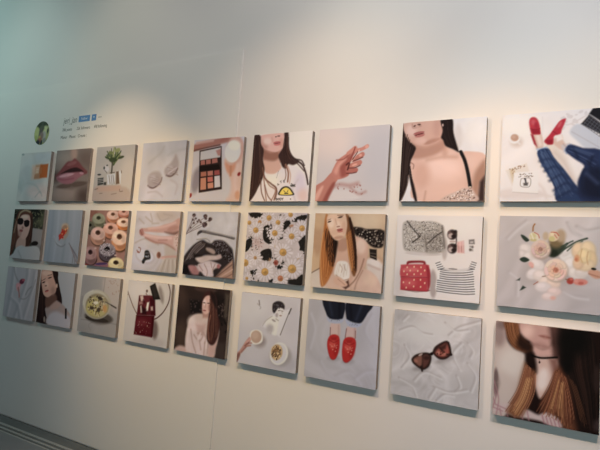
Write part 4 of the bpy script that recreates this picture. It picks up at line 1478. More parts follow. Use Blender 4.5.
  ('P',(174,175,178),16,[70,127,105,78,161,68,288,78,398,70,494,86,570,139,565,263,590,371,553,442,363,453,224,447,115,439,81,341]),
  ('K',(85,82,82),300,8,38,[76,127,176,70,495,89,565,153,583,399,540,440,115,436]),
  ('K',(216,220,227),240,8,39,[76,127,176,70,495,89,565,153,583,399,540,440,115,436]),
  ('P',(150,149,150),54,[354,272,420,213,554,194,578,399,390,437]),
  ('K',(85,82,82),90,7,40,[351,216,553,181,578,399,376,438]),
  ('K',(207,210,216),60,7,41,[351,216,553,181,578,399,376,438]),
  ('L',(58,55,56),11,12,[125,77,210,179,292,261]),
  ('L',(54,51,51),11,14,[204,335,250,299,292,261]),
  ('L',(56,53,53),11,12,[398,331,476,253,554,194]),
  ('L',(117,114,114),16,11,[347,244,385,438]),
  ('L',(110,106,106),16,14,[548,126,571,262,588,385]),
  ('E',(58,48,49),14,[669,225,55,-2,3,60]),
  ('E',(187,177,181),11,[651,237,29,-1,2,33]),
  ('E',(40,34,37),11,[686,244,26,-1,1,22]),
  ('E',(41,35,37),11,[704,191,21,-1,1,19]),
  ('E',(108,91,92),11,[636,199,18,-1,1,16]),
  ('E',(58,48,49),14,[678,388,55,-3,3,60]),
  ('E',(187,177,181),11,[660,400,29,-2,2,33]),
  ('E',(40,34,37),11,[694,406,26,-1,1,22]),
  ('E',(41,35,37),11,[712,354,21,-1,1,19]),
  ('E',(108,91,92),11,[645,363,18,-1,1,16]),
  ('L',(54,46,47),11,11,[708,175,720,297,717,337]),
  ('L',(163,144,146),11,11,[652,308,705,305]),
  ('P',(212,178,182),16,[726,310,802,293,815,435,737,434]),
  ('P',(185,143,147),16,[744,358,800,349,804,425,753,428]),
  ('L',(239,216,223),11,8,[762,308,768,429]),
  ('L',(227,204,212),11,8,[788,307,796,420]),
  ('P',(125,123,127),8,[858,277,918,269,926,327,861,330]),
  ('P',(188,189,196),8,[874,297,907,293,908,314,875,319]),
  ('P',(154,155,160),11,[866,346,907,344,910,408,870,410]),
  ('E',(93,92,95),11,[879,393,13,-1,1,13]),
  ('L',(218,223,232),8,8,[868,367,909,381]),
  ('E',(100,98,102),11,[903,360,10,-1,1,11]),
  ('P',(133,47,57),11,[148,622,156,570,257,555,363,556,377,611,344,608,337,580,180,594,176,625]),
  ('E',(119,98,101),22,[276,908,168,-7,0,22]),
  ('P',(187,84,95),11,[74,641,104,613,385,594,422,636,439,740,401,743,211,753,80,763]),
  ('P',(178,71,83),11,[81,769,412,742,410,915,83,923]),
  ('L',(133,43,55),8,8,[81,766,406,745]),
  ('P',(150,54,67),14,[385,605,429,657,443,823,415,909,401,743]),
  ('E',(205,113,121),33,[193,669,96,-7,1,28]),
  ('E',(197,97,107),38,[187,831,85,-7,2,45]),
  ('L',(154,54,67),11,8,[100,916,404,910]),
  ('E',(231,211,189),6,[155,644,8,-1,1,11]),
  ('E',(231,211,189),6,[239,632,8,-1,1,11]),
  ('E',(231,211,189),6,[323,632,8,-1,1,11]),
  ('E',(231,211,189),6,[117,695,8,-1,1,11]),
  ('E',(231,211,189),6,[194,681,8,-1,1,11]),
  ('E',(231,211,189),6,[286,679,8,-1,1,11]),
  ('E',(231,211,189),6,[369,667,8,-1,1,11]),
  ('E',(231,211,189),6,[159,729,8,-1,1,11]),
  ('E',(231,211,189),6,[244,722,8,-1,1,11]),
  ('E',(231,211,189),6,[327,713,8,-1,1,11]),
  ('E',(231,211,189),6,[118,829,8,-1,1,11]),
  ('E',(231,211,189),6,[193,831,8,-1,1,11]),
  ('E',(231,211,189),6,[247,789,8,-1,1,11]),
  ('E',(231,211,189),6,[325,783,8,-1,1,11]),
  ('E',(231,211,189),6,[156,891,8,-1,1,11]),
  ('E',(231,211,189),6,[246,869,8,-1,1,11]),
  ('E',(231,211,189),6,[330,867,8,-1,1,11]),
  ('E',(231,211,189),6,[377,818,8,-1,1,11]),
  ('P',(228,233,242),14,[492,570,537,545,602,623,747,628,880,602,901,521,952,533,938,606,925,700,951,912,737,927,518,899,528,733,515,637]),
  ('L',(55,59,70),7,9,[554,643,638,650,735,645,830,635,916,616]),
  ('L',(55,59,70),7,9,[553,668,640,676,737,672,832,663,917,644]),
  ('L',(55,59,70),7,9,[552,693,641,702,738,698,833,690,919,672]),
  ('L',(55,59,70),7,9,[551,719,642,728,739,725,834,717,928,700]),
  ('L',(55,59,70),7,9,[551,744,644,753,741,751,836,745,929,728]),
  ('L',(55,59,70),7,9,[526,772,645,779,742,778,837,772,930,756]),
  ('L',(55,59,70),7,9,[525,797,646,805,743,804,839,799,932,784]),
  ('L',(55,59,70),7,9,[524,822,648,831,745,831,840,827,933,812]),
  ('L',(55,59,70),7,9,[523,848,649,857,746,857,841,854,942,840]),
  ('L',(55,59,70),7,9,[522,873,650,883,747,883,843,881,944,868]),
  ('L',(55,59,70),7,9,[521,899,652,908,749,910,844,909,945,896]),
  ('L',(55,59,70),7,8,[495,575,543,555]),
  ('L',(55,59,70),7,8,[507,599,558,579]),
  ('L',(55,59,70),7,8,[517,623,577,602]),
  ('L',(55,59,70),7,8,[526,645,595,623]),
  ('L',(55,59,70),7,8,[901,531,950,544]),
  ('L',(55,59,70),7,8,[892,556,944,568]),
  ('L',(55,59,70),7,8,[883,581,937,593]),
  ('L',(55,59,70),7,8,[874,603,931,615]),
  ('P',(207,209,218),11,[602,623,747,628,874,603,851,637,749,658,633,650]),
  ('E',(132,132,139),8,[695,627,52,1,0,8]),
 ]),
 18: ((189,190,200), [
  ('N',0.11,2.5,-35,2.5,181,0.5,1,0),
  ('L',(173,173,184),29,16,[81,244,174,136,267,51]),
  ('L',(202,206,217),24,16,[101,260,194,152,287,67]),
  ('L',(173,173,184),29,16,[114,618,193,695,199,859]),
  ('L',(202,206,217),24,16,[133,634,213,710,218,873]),
  ('L',(173,173,184),29,16,[757,101,844,138,961,115]),
  ('L',(202,206,217),24,16,[775,116,861,153,978,130]),
  ('L',(173,173,184),29,16,[669,63,724,161,794,199]),
  ('L',(202,206,217),24,16,[687,78,742,177,812,214]),
  ('L',(173,173,184),29,16,[635,779,740,828,859,836]),
  ('L',(202,206,217),24,16,[653,793,758,842,876,850]),
  ('E',(170,168,175),122,[541,589,268,-19,5,179]),
  ('E',(193,194,200),24,[281,369,64,22,-16,54]),
  ('E',(208,208,215),20,[277,361,61,21,-15,51]),
  ('E',(220,220,228),16,[264,348,34,12,-8,26]),
  ('E',(189,189,196),24,[257,432,27,47,-34,23]),
  ('E',(204,204,211),20,[253,424,26,45,-32,22]),
  ('E',(216,215,223),16,[242,414,14,25,-16,11]),
  ('E',(196,196,202),24,[321,449,69,-17,10,50]),
  ('E',(210,211,218),20,[317,441,66,-16,9,48]),
  ('E',(222,222,230),16,[303,429,36,-9,5,24]),
  ('E',(198,198,205),24,[398,526,65,36,-24,49]),
  ('E',(213,213,220),20,[394,518,62,35,-23,47]),
  ('E',(224,224,232),16,[379,506,34,19,-11,24]),
  ('E',(196,196,204),24,[364,629,65,-31,19,51]),
  ('E',(210,211,220),20,[360,622,62,-29,18,48]),
  ('E',(222,222,232),16,[346,609,34,-16,9,24]),
  ('E',(199,196,200),24,[438,644,76,9,-8,59]),
  ('E',(214,211,216),20,[434,636,72,9,-7,56]),
  ('E',(226,222,228),16,[419,623,40,5,-4,28]),
  ('E',(200,194,195),24,[494,700,74,-20,10,53]),
  ('E',(216,209,209),20,[490,692,71,-19,10,50]),
  ('E',(228,220,220),16,[475,680,39,-11,5,25]),
  ('E',(201,190,186),24,[557,715,63,7,-6,50]),
  ('E',(217,204,200),20,[553,707,60,7,-6,47]),
  ('E',(229,216,211),16,[541,696,33,4,-3,24]),
  ('E',(195,194,202),24,[459,763,76,-6,1,50]),
  ('E',(210,209,218),20,[456,755,72,-6,1,48]),
  ('E',(222,220,230),16,[441,744,40,-3,1,24]),
  ('E',(198,187,192),24,[568,803,63,-6,1,46]),
  ('E',(213,202,207),20,[564,795,60,-5,1,43]),
  ('E',(225,213,218),16,[552,786,33,-3,1,22]),
  ('E',(197,190,196),24,[516,857,64,-6,1,37]),
  ('E',(212,204,211),20,[512,850,61,-6,1,36]),
  ('E',(223,216,223),16,[500,842,34,-3,1,18]),
  ('E',(193,187,190),24,[385,405,58,-3,2,51]),
  ('E',(207,202,204),20,[381,397,55,-3,1,49]),
  ('E',(219,213,215),16,[369,385,31,-2,1,24]),
  ('E',(203,208,215),24,[682,419,70,25,-20,67]),
  ('E',(219,224,232),20,[678,411,66,24,-19,64]),
  ('E',(231,237,245),16,[664,395,37,13,-9,32]),
  ('E',(201,204,212),24,[719,506,74,-36,24,68]),
  ('E',(217,220,227),20,[715,498,71,-34,23,65]),
  ('E',(229,232,240),16,[699,481,39,-19,12,33]),
  ('E',(200,199,205),24,[772,590,85,11,-8,61]),
  ('E',(215,215,221),20,[769,583,81,11,-8,58]),
  ('E',(226,227,233),16,[752,569,45,6,-4,29]),
  ('E',(198,202,209),24,[659,361,42,25,-26,56]),
  ('E',(213,217,225),20,[655,353,40,24,-25,53]),
  ('E',(225,230,237),16,[646,338,22,13,-13,26]),
  ('E',(197,196,200),24,[823,577,70,-19,8,48]),
  ('E',(212,211,216),20,[820,569,67,-18,8,45]),
  ('E',(224,222,228),16,[806,558,37,-10,4,23]),
  ('P',(50,59,51),14,[489,331,533,288,605,295,658,313,625,384,555,438,491,415]),
  ('E',(35,42,37),16,[550,392,39,-2,1,32]),
  ('E',(118,106,83),29,[572,267,71,-3,2,68]),
  ('E',(174,160,143),24,[613,205,46,-2,2,68]),
  ('L',(54,70,65),8,18,[624,364,693,311,770,259,854,224]),
  ('L',(54,70,65),8,12,[641,344,684,282,726,256]),
  ('L',(54,70,65),8,10,[677,362,728,310,813,257]),
  ('L',(54,70,65),8,16,[623,324,675,282]),
  ('L',(102,124,114),6,6,[676,326,761,271,838,232]),
  ('P',(47,60,55),8,[223,206,261,217,308,261,278,282,239,247]),
  ('P',(45,59,53),8,[220,471,268,448,318,478,278,505,240,499]),
  ('P',(63,73,75),8,[190,708,234,676,228,709]),
  ('P',(46,59,56),8,[231,815,260,759,294,777,257,804]),
  ('E',(163,152,149),18,[430,368,93,-5,3,99]),
  ('E',(211,197,193),12,[422,354,92,-4,3,97]),
  ('E',(181,169,165),8,[495,361,-1,36,-20,-1]),
  ('E',(216,201,197),8,[491,356,-1,36,-18,0]),
  ('E',(171,164,164),8,[469,416,-26,23,-13,-17]),
  ('E',(204,195,196),8,[465,410,-26,23,-11,-15]),
  ('E',(178,163,164),8,[397,427,-30,-14,8,-21]),
  ('E',(212,194,196),8,[394,421,-30,-14,7,-19]),
  ('E',(175,157,166),8,[361,388,-12,-34,19,-9]),
  ('E',(209,188,198),8,[357,382,-12,-34,17,-8]),
  ('E',(175,165,164),8,[379,306,25,-25,14,17]),
  ('E',(209,197,196),8,[375,300,25,-25,12,15]),
  ('E',(179,164,157),8,[435,287,33,4,-3,23]),
  ('E',(213,195,188),8,[431,281,33,4,-2,20]),
  ('E',(172,165,155),8,[484,320,18,31,-17,12]),
  ('E',(206,197,185),8,[480,314,18,31,-15,11]),
  ('E',(164,148,143),8,[469,380,-11,28,-15,-7]),
  ('E',(196,177,170),8,[465,374,-11,28,-14,-7]),
  ('E',(165,160,149),8,[437,408,-27,7,-4,-18]),
  ('E',(198,191,178),8,[433,403,-27,7,-3,-16]),
  ('E',(170,157,144),8,[390,394,-19,-22,13,-13]),
  ('E',(203,188,171),8,[386,388,-19,-22,11,-11]),
  ('E',(174,155,150),8,[379,349,6,-30,17,4]),
  ('E',(208,184,178),8,[375,343,6,-30,15,4]),
  ('E',(168,150,151),8,[413,312,27,-9,5,18]),
  ('E',(201,180,181),8,[409,306,27,-9,4,16]),
  ('E',(170,151,156),8,[453,318,23,17,-10,16]),
  ('E',(204,181,185),8,[449,312,23,17,-9,14]),
  ('E',(172,153,144),8,[455,359,0,22,-12,0]),
  ('E',(205,183,171),8,[451,353,0,22,-11,0]),
  ('E',(162,143,143),8,[422,391,-20,-2,1,-14]),
  ('E',(193,170,172),8,[419,385,-20,-2,1,-12]),
  ('E',(171,144,137),8,[397,365,-3,-22,12,-2]),
  ('E',(204,173,163),8,[393,359,-3,-22,11,-2]),
  ('E',(173,150,145),8,[409,335,17,-13,7,11]),
  ('E',(206,180,174),8,[405,329,17,-13,6,10]),
  ('E',(166,148,147),8,[441,333,17,11,-6,12]),
  ('E',(198,177,175),8,[437,327,17,11,-6,11]),
  ('E',(179,145,136),12,[426,358,22,-1,1,24]),
  ('E',(145,118,111),8,[429,362,11,-1,0,12]),
  ('L',(137,112,105),6,6,[406,367,417,340,440,355]),
  ('E',(171,163,160),18,[580,580,112,-8,3,121]),
  ('E',(222,211,208),12,[573,567,110,-7,3,118]),
  ('E',(189,169,165),8,[651,608,-17,40,-22,-11]),
  ('E',(226,201,197),8,[647,602,-17,40,-19,-10]),
  ('E',(189,171,175),8,[627,640,-31,28,-15,-21]),
  ('E',(226,204,208),8,[624,635,-31,28,-13,-19]),
  ('E',(189,172,168),8,[529,648,-33,-24,14,-23]),
  ('E',(226,206,201),8,[525,642,-33,-24,12,-21]),
  ('E',(186,169,172),8,[493,591,-7,-44,25,-6]),
  ('E',(222,201,206),8,[489,585,-7,-44,22,-5]),
  ('E',(184,177,171),8,[515,513,28,-33,18,19]),
  ('E',(220,212,203),8,[511,507,28,-33,16,16]),
  ('E',(190,176,170),8,[589,484,39,5,-4,27]),
  ('E',(226,210,202),8,[585,478,39,6,-3,24]),
  ('E',(185,176,169),8,[642,516,24,34,-19,17]),
  ('E',(221,210,201),8,[639,510,24,34,-17,15]),
  ('E',(187,159,157),8,[628,595,-13,34,-19,-9]),
  ('E',(224,191,188),8,[625,589,-13,34,-16,-8]),
  ('E',(181,172,159),8,[594,629,-31,13,-6,-21]),
  ('E',(217,205,190),8,[590,624,-31,13,-6,-19]),
  ('E',(188,167,155),8,[539,620,-25,-23,13,-18]),
  ('E',(225,199,185),8,[535,614,-25,-23,12,-16]),
  ('E',(180,162,153),8,[520,559,8,-36,20,5]),
  ('E',(214,193,182),8,[517,553,8,-36,18,4]),
  ('E',(179,161,160),8,[551,519,30,-18,9,20]),
  ('E',(213,192,191),8,[547,513,30,-18,8,18]),
  ('E',(184,169,161),8,[615,526,24,24,-14,17]),
  ('E',(220,201,192),8,[612,521,24,24,-12,15]),
  ('E',(186,158,154),8,[611,573,-1,27,-15,0]),
  ('E',(222,189,184),8,[608,568,-1,27,-13,0]),
  ('E',(182,164,156),8,[581,609,-24,5,-2,-17]),
  ('E',(217,197,186),8,[577,603,-24,5,-2,-15]),
  ('E',(185,160,148),8,[542,584,-7,-26,15,-5]),
  ('E',(220,191,176),8,[538,578,-7,-26,13,-5]),
  ('E',(186,158,144),8,[551,547,17,-20,11,12]),
  ('E',(221,189,173),8,[547,541,17,-20,10,10]),
  ('E',(180,162,153),8,[601,544,17,18,-10,12]),
  ('E',(215,193,183),8,[597,539,17,18,-9,11]),
  ('E',(197,138,122),12,[576,570,26,-2,1,30]),
  ('E',(160,112,99),8,[580,574,13,-1,0,15]),
  ('L',(151,106,94),6,6,[553,583,567,550,595,568]),
  ('E',(190,176,156),24,[784,354,58,21,-23,79]),
  ('E',(221,204,181),20,[780,347,55,20,-22,75]),
  ('E',(233,215,191),16,[768,328,31,11,-11,38]),
  ('E',(192,181,160),24,[869,341,59,-28,27,79]),
  ('E',(223,211,186),20,[865,333,57,-27,26,76]),
  ('E',(236,222,196),16,[853,313,31,-15,13,38]),
  ('E',(188,174,149),24,[896,446,49,-3,2,89]),
  ('E',(218,202,173),20,[893,438,47,-3,2,85]),
  ('E',(230,213,182),16,[883,418,26,-1,1,43]),
  ('E',(191,179,160),24,[847,501,78,-5,1,61]),
  ('E',(221,208,186),20,[843,494,74,-5,1,58]),
  ('E',(234,220,196),16,[828,480,41,-3,1,29]),
  ('E',(188,170,152),24,[783,482,46,6,-9,69]),
  ('E',(218,197,177),20,[780,474,44,6,-9,66]),
  ('E',(230,209,186),16,[771,458,24,3,-4,33]),
  ('E',(194,183,155),24,[836,410,57,-3,2,74]),
  ('E',(225,213,180),20,[833,403,54,-3,2,70]),
  ('E',(237,224,190),16,[822,386,30,-2,1,35]),
  ('E',(209,165,132),14,[769,436,24,-1,1,39]),
  ('E',(188,129,105),10,[762,448,14,-1,0,18]),
  ('L',(193,164,127),10,6,[811,335,799,414,817,472]),
  ('L',(191,160,127),10,6,[866,362,857,435,869,492]),
  ('E',(210,210,201),10,[359,226,56,3,-2,49]),
  ('E',(197,196,157),12,[344,214,30,-1,1,29]),
  ('E',(186,183,141),10,[349,259,33,-1,1,16]),
  ('L',(167,87,80),6,8,[357,177,395,200,407,236]),
  ('L',(221,224,221),8,12,[328,194,348,247]),
  ('L',(151,111,71),6,14,[342,161,344,115,358,86]),
  ('E',(185,173,157),16,[469,214,29,-1,1,45]),
  ('E',(211,199,181),10,[545,211,50,-2,2,56]),
  ('E',(195,194,148),10,[528,240,29,-1,1,28]),
  ('L',(173,89,78),6,10,[522,171,569,174,592,205]),
  ('L',(178,109,93),6,8,[552,195,578,230]),
  ('E',(222,215,193),8,[530,191,18,-1,0,18]),
  ('E',(158,69,65),10,[712,675,33,-3,1,33]),
  ('E',(188,111,104),8,[722,654,16,-1,0,14]),
  ('E',(201,138,134),14,[805,679,65,-5,1,33]),
  ('E',(178,101,97),10,[809,690,24,-2,0,15]),
  ('E',(206,153,150),10,[767,667,17,-1,0,19]),
  ('L',(116,94,73),6,8,[670,658,695,668]),
  ('E',(212,174,173),12,[335,526,23,19,-14,20]),
  ('E',(203,161,159),8,[347,553,13,-1,0,10]),
  ('E',(210,174,170),16,[557,865,25,-2,1,20]),
  ('L',(153,98,82),6,8,[367,738,407,707]),
  ('L',(127,108,97),6,8,[449,647,478,641]),
  ('P',(199,161,146),12,[870,575,903,544,975,558,976,625,922,629]),
  ('E',(39,43,40),6,[920,535,23,3,-2,13]),
  ('L',(161,116,101),10,10,[879,588,976,616]),
 ]),
 19: ((203,198,208), [
  ('L',(181,179,190),56,56,[174,6,182,440,101,1006]),
  ('L',(225,218,227),48,40,[259,2,267,434,187,997]),
  ('L',(181,179,190),56,56,[649,12,636,286,371,1010]),
  ('L',(225,218,227),48,40,[730,8,717,280,455,1001]),
  ('L',(181,179,190),56,56,[884,60,855,391,681,978]),
  ('L',(225,218,227),48,40,[964,56,934,385,762,970]),
  ('L',(181,179,190),56,56,[151,597,437,727,581,1003]),
  ('L',(225,218,227),48,40,[236,590,520,720,663,995]),
  ('L',(165,159,167),28,24,[198,-11,276,155,399,271]),
  ('L',(158,155,163),24,24,[693,509,756,413,848,347]),
  ('L',(169,165,173),20,16,[525,604,704,589,861,436,954,205]),
  ('E',(242,169,177),20,[425,346,69,-29,42,34]),
  ('E',(121,60,79),16,[519,269,70,18,-40,50]),
  ('E',(196,105,120),16,[567,236,51,-3,3,24]),
  ('P',(246,180,188),20,[349,335,434,336,488,418,427,468,362,427]),
  ('L',(190,135,133),20,44,[423,407,467,496,488,570]),
 ]),
 20: ((197,202,214), [
  ('P',(48,33,35),15,[-14,-19,456,-21,520,149,617,345,690,485,697,597,535,530,431,480,264,616,278,828,336,883,358,1004,-4,1010,-7,613,-2,218]),
  ('H',(75,52,50),(34,25,27),6,22,40,[18,276,27,609,41,979],[176,534,228,742,302,964]),
  ('H',(70,50,47),(40,30,31),3,19,41,[393,13,549,351,683,574],[448,9,598,317,690,515]),
  ('P',(187,169,171),19,[232,711,411,632,635,564,835,647,999,792,1014,983,357,998,307,856]),
  ('P',(118,88,81),30,[216,485,421,421,531,456,540,559,370,666,237,680]),
  ('P',(199,170,166),30,[370,666,538,544,662,582,608,671,428,720]),
  ('P',(213,209,222),44,[373,818,573,735,812,769,977,794,993,992,358,1004]),
  ('P',(231,187,175),15,[-6,24,80,-11,295,-10,371,101,486,268,485,386,400,438,268,501,139,462,68,332,13,187]),
  ('E',(246,211,199),37,[164,57,142,-10,8,47]),
  ('E',(200,160,150),52,[410,363,65,-6,13,70]),
  ('E',(246,208,196),30,[201,262,57,-5,10,59]),
  ('E',(246,208,193),15,[500,267,28,-2,7,40]),
  ('E',(72,50,47),11,[99,234,45,-17,10,10]),
  ('E',(78,55,53),11,[273,132,59,-18,8,10]),
  ('L',(111,82,75),11,11,[36,209,135,163]),
  ('L',(111,82,75),11,11,[200,96,319,70]),
  ('E',(210,119,119),11,[224,391,56,-18,13,16]),
  ('E',(138,72,73),7,[222,379,56,-18,5,7]),
  ('E',(142,103,95),11,[177,293,33,-3,2,12]),
  ('P',(49,43,46),9,[809,656,863,650,889,834,840,840]),
  ('E',(173,156,149),19,[245,918,29,-3,10,54]),
 ]),
 21: ((172,173,180), [
  ('N',0.05,3,10,2,211,0.6,0,0),
  ('E',(164,167,176),148,[256,131,277,-22,28,177]),
  ('P',(194,190,194),52,[603,1,1024,12,1014,331,945,573,599,251]),
  ('K',(174,156,154),18,18,42,[632,42,984,29,987,304,666,245]),
  ('L',(147,147,151),15,11,[361,941,300,855,453,776]),
  ('L',(141,141,145),15,11,[605,15,599,251]),
  ('L',(144,144,148),18,11,[74,788,545,766,1045,770]),
  ('L',(147,147,151),37,22,[60,389,64,727]),
  ('E',(88,85,85),52,[535,706,366,2,-11,103]),
  ('E',(61,56,55),30,[494,741,303,1,-4,42]),
  ('E',(188,187,179),15,[453,488,366,-36,40,249]),
  ('E',(208,210,205),30,[412,462,330,-32,35,220]),
  ('E',(151,144,124),26,[466,508,301,-30,34,208]),
  ('E',(195,191,144),30,[469,526,274,-27,29,178]),
  ('E',(202,194,131),44,[327,576,139,-14,16,102]),
  ('E',(176,170,144),37,[610,458,108,-10,14,88]),
  ('K',(224,219,201),40,22,43,[224,374,635,336,736,535,533,691,239,616]),
  ('K',(130,113,87),36,22,45,[224,374,635,336,736,535,533,691,239,616]),
  ('K',(65,56,54),22,22,44,[245,357,613,338,696,569,480,652,257,583]),
  ('E',(63,55,54),18,[528,376,64,21,-22,27]),
  ('E',(73,64,61),22,[334,560,56,-6,5,30]),
  ('E',(78,69,64),18,[513,572,40,5,-14,38]),
  ('E',(206,166,118),30,[673,535,54,-5,11,65]),
  ('E',(243,244,236),22,[426,461,64,-6,4,27]),
  ('L',(104,100,100),11,18,[672,422,813,456,954,495]),
  ('L',(71,67,68),11,22,[823,461,954,498]),
  ('L',(217,222,221),18,15,[91,523,126,352,323,257]),
 ]),
 22: ((215,215,222), [
  ('E',(229,229,237),137,[246,170,249,-19,16,165]),
  ('E',(202,201,210),102,[579,968,377,-44,9,88]),
  ('E',(124,113,116),48,[706,749,74,-8,16,142]),
  ('E',(156,151,155),48,[778,183,46,-9,50,130]),
  ('L',(82,60,60),10,20,[914,-2,967,114,957,277,869,436,760,538,683,580]),
  ('L',(115,93,93),10,17,[-6,189,67,296,164,430,274,548]),
  ('L',(117,99,99),10,10,[-1,358,-8,274,7,244]),
  ('P',(86,32,42),14,[278,239,629,211,697,522,266,563]),
  ('P',(103,46,56),34,[379,248,533,224,625,430,420,449]),
  ('P',(65,20,29),24,[528,258,652,275,688,517,598,526]),
  ('P',(218,205,206),17,[304,248,368,227,401,307,337,335]),
  ('P',(170,137,138),20,[296,339,370,327,383,371,301,389]),
  ('L',(45,18,25),14,14,[384,298,431,350]),
  ('P',(242,243,243),14,[479,334,527,322,517,466,460,477]),
  ('P',(214,208,209),14,[327,404,360,395,405,505,355,515]),
  ('P',(49,21,27),24,[362,412,473,441,491,530,391,534]),
  ('P',(203,182,182),17,[568,394,616,384,631,449,582,454]),
  ('P',(35,33,33),10,[504,68,622,8,771,257,612,278]),
  ('L',(81,75,72),10,10,[612,22,758,250]),
  ('P',(51,48,49),20,[542,81,610,44,711,221,633,244]),
  ('E',(138,123,116),10,[451,154,24,-2,3,25]),
  ('E',(83,67,65),10,[451,148,14,-1,1,12]),
  ('L',(145,104,102),10,14,[435,194,467,219]),
  ('P',(90,29,40),14,[254,565,665,531,658,874,240,879]),
  ('P',(64,16,25),17,[618,552,674,541,672,857,637,876]),
  ('L',(60,16,24),10,14,[259,573,666,539]),
  ('E',(109,45,56),48,[400,666,126,-13,6,57]),
  ('L',(71,19,27),17,14,[250,843,649,837]),
  ('K',(198,160,160),24,9,46,[276,664,611,639,608,841,277,854]),
 ]),
 23: ((52,43,44), [
  ('E',(78,65,62),123,[130,754,148,-17,24,217]),
  ('E',(68,56,55),93,[68,204,113,-9,19,167]),
  ('E',(31,27,30),93,[765,283,240,-21,23,239]),
  ('E',(73,58,59),43,[529,30,214,-1,-1,38]),
  ('P',(29,27,31),31,[237,204,457,201,475,377,270,404]),
  ('K',(70,60,64),12,19,160,[237,204,457,201,475,377,270,404]),
  ('K',(83,72,75),20,22,161,[771,162,992,163,986,395,816,385]),
  ('K',(24,21,26),24,31,162,[718,152,1006,130,1000,628,792,573]),
  ('P',(79,72,70),37,[915,57,1003,56,978,448,920,401]),
  ('P',(66,58,59),37,[795,783,996,759,988,1004,786,1006]),
  ('P',(210,186,190),28,[-8,1002,111,921,280,940,289,1020,-5,1024]),
  ('P',(219,205,211),22,[292,476,370,414,530,391,656,414,764,456,853,566,848,724,813,859,766,1009,305,999,226,880,223,716,250,563]),
  ('E',(238,229,239),49,[309,529,72,2,-10,76]),
  ('P',(233,221,233),37,[277,574,438,543,568,597,625,989,304,994,232,865]),
  ('P',(205,181,187),43,[404,560,598,540,579,703,456,717]),
  ('L',(184,160,165),22,15,[311,652,367,835,448,980]),
  ('L',(184,160,165),22,15,[607,806,605,991]),
  ('L',(184,160,165),22,15,[453,690,555,706,521,790]),
  ('L',(184,160,165),22,15,[558,665,621,738,608,819]),
  ('L',(184,160,165),22,15,[385,725,464,797]),
  ('L',(184,160,165),22,15,[673,771,674,956]),
  ('L',(184,160,165),22,15,[499,792,541,920]),
  ('L',(243,235,246),25,19,[506,684,464,797]),
  ('L',(243,235,246),25,19,[634,723,636,882]),
  ('L',(243,235,246),25,19,[260,657,267,847]),
  ('P',(213,186,190),28,[708,767,827,648,828,805,786,1006,688,993]),
  ('P',(186,152,151),25,[495,334,650,360,648,441,529,453]),
  ('P',(67,43,44),19,[482,199,515,100,588,48,695,62,767,162,800,360,861,500,839,699,781,811,707,825,636,749,628,591,633,429,640,294,560,124,520,223,524,331,485,308]),
  ('P',(224,194,197),15,[509,183,553,127,623,116,660,211,651,333,594,390,529,380,496,307,496,238]),
  ('E',(242,224,233),22,[541,221,32,-3,5,49]),
  ('E',(174,134,134),25,[637,294,24,-2,6,59]),
  ('E',(165,103,110),9,[546,340,32,1,-1,11]),
  ('E',(77,59,62),9,[527,228,25,-2,1,7]),
  ('E',(77,59,62),9,[613,226,25,-2,1,7]),
  ('L',(192,160,160),15,12,[563,230,555,291]),
  ('H',(137,95,86),(46,30,32),26,9,163,[625,133,651,401,630,617,691,809],[755,176,805,413,845,620,774,812]),
  ('L',(158,112,101),15,12,[672,399,640,576,672,758]),
  ('P',(38,30,33),25,[638,50,735,111,779,282,735,259,653,131]),
  ('N',0.06,5,0,1,23,0.3,0,0),
 ]),
 24: ((205,209,228), [
  ('E',(213,219,237),160,[184,222,261,-23,13,200]),
  ('E',(190,194,214),128,[777,896,279,-39,8,112]),
  ('E',(198,202,222),96,[869,270,136,-13,17,219]),
  ('N',0.03,3,0,1,241,0.4,0,0),
  ('L',(106,103,115),13,13,[313,96,328,152]),
  ('L',(161,163,179),13,10,[291,141,349,184,339,208]),
  ('P',(221,227,246),19,[385,437,547,268,866,144,710,554]),
  ('L',(115,113,124),10,13,[860,150,816,248,714,523]),
  ('L',(74,72,81),10,16,[857,156,831,224]),
  ('P',(229,236,246),19,[447,391,548,287,663,304,664,416,638,540,535,507]),
  ('L',(173,174,189),13,10,[406,435,459,358,555,287]),
  ('L',(183,185,201),13,10,[555,527,572,426]),
  ('L',(163,162,176),13,10,[622,317,665,335]),
  ('E',(183,185,201),38,[532,459,57,-6,4,56]),
  ('E',(151,150,164),16,[588,343,32,11,-6,10]),
  ('P',(226,231,246),13,[599,207,646,164,716,163,741,222,701,295,641,287]),
  ('P',(51,48,56),13,[547,167,557,110,622,74,696,76,747,116,748,171,716,163,653,160,614,211,588,241,558,222]),
  ('K',(92,91,102),14,13,50,[560,110,736,106,729,145,578,200]),
  ('L',(106,103,115),10,8,[649,202,683,194]),
  ('L',(110,108,120),10,8,[704,197,729,203]),
  ('E',(142,120,130),10,[695,265,21,-2,1,7]),
  ('E',(172,170,185),19,[632,265,21,-2,2,28]),
  ('L',(182,184,198),10,6,[705,203,721,235]),
  ('E',(157,153,164),45,[378,657,103,-12,5,80]),
  ('P',(236,240,246),13,[200,567,234,523,315,502,390,517,424,585,418,657,347,701,262,706,213,653]),
  ('E',(189,168,162),13,[311,601,92,-11,6,86]),
  ('E',(202,184,179),29,[291,586,59,-7,3,52]),
  ('P',(190,149,147),16,[-67,986,-48,908,40,828,121,708,192,621,221,658,195,720,127,796,45,896,4,991]),
  ('P',(132,95,94),19,[-59,996,-39,928,35,858,53,897,4,997]),
  ('L',(209,172,173),13,26,[133,707,212,647]),
  ('L',(175,131,128),13,19,[149,719,238,697]),
  ('L',(170,126,122),13,19,[144,755,226,733]),
  ('L',(117,83,83),13,10,[124,752,193,696]),
  ('L',(144,105,105),19,16,[73,847,144,767]),
  ('E',(168,169,182),38,[742,802,175,-23,10,140]),
  ('E',(229,236,246),13,[712,777,146,5,-29,154]),
  ('E',(216,222,241),16,[712,777,118,4,-24,131]),
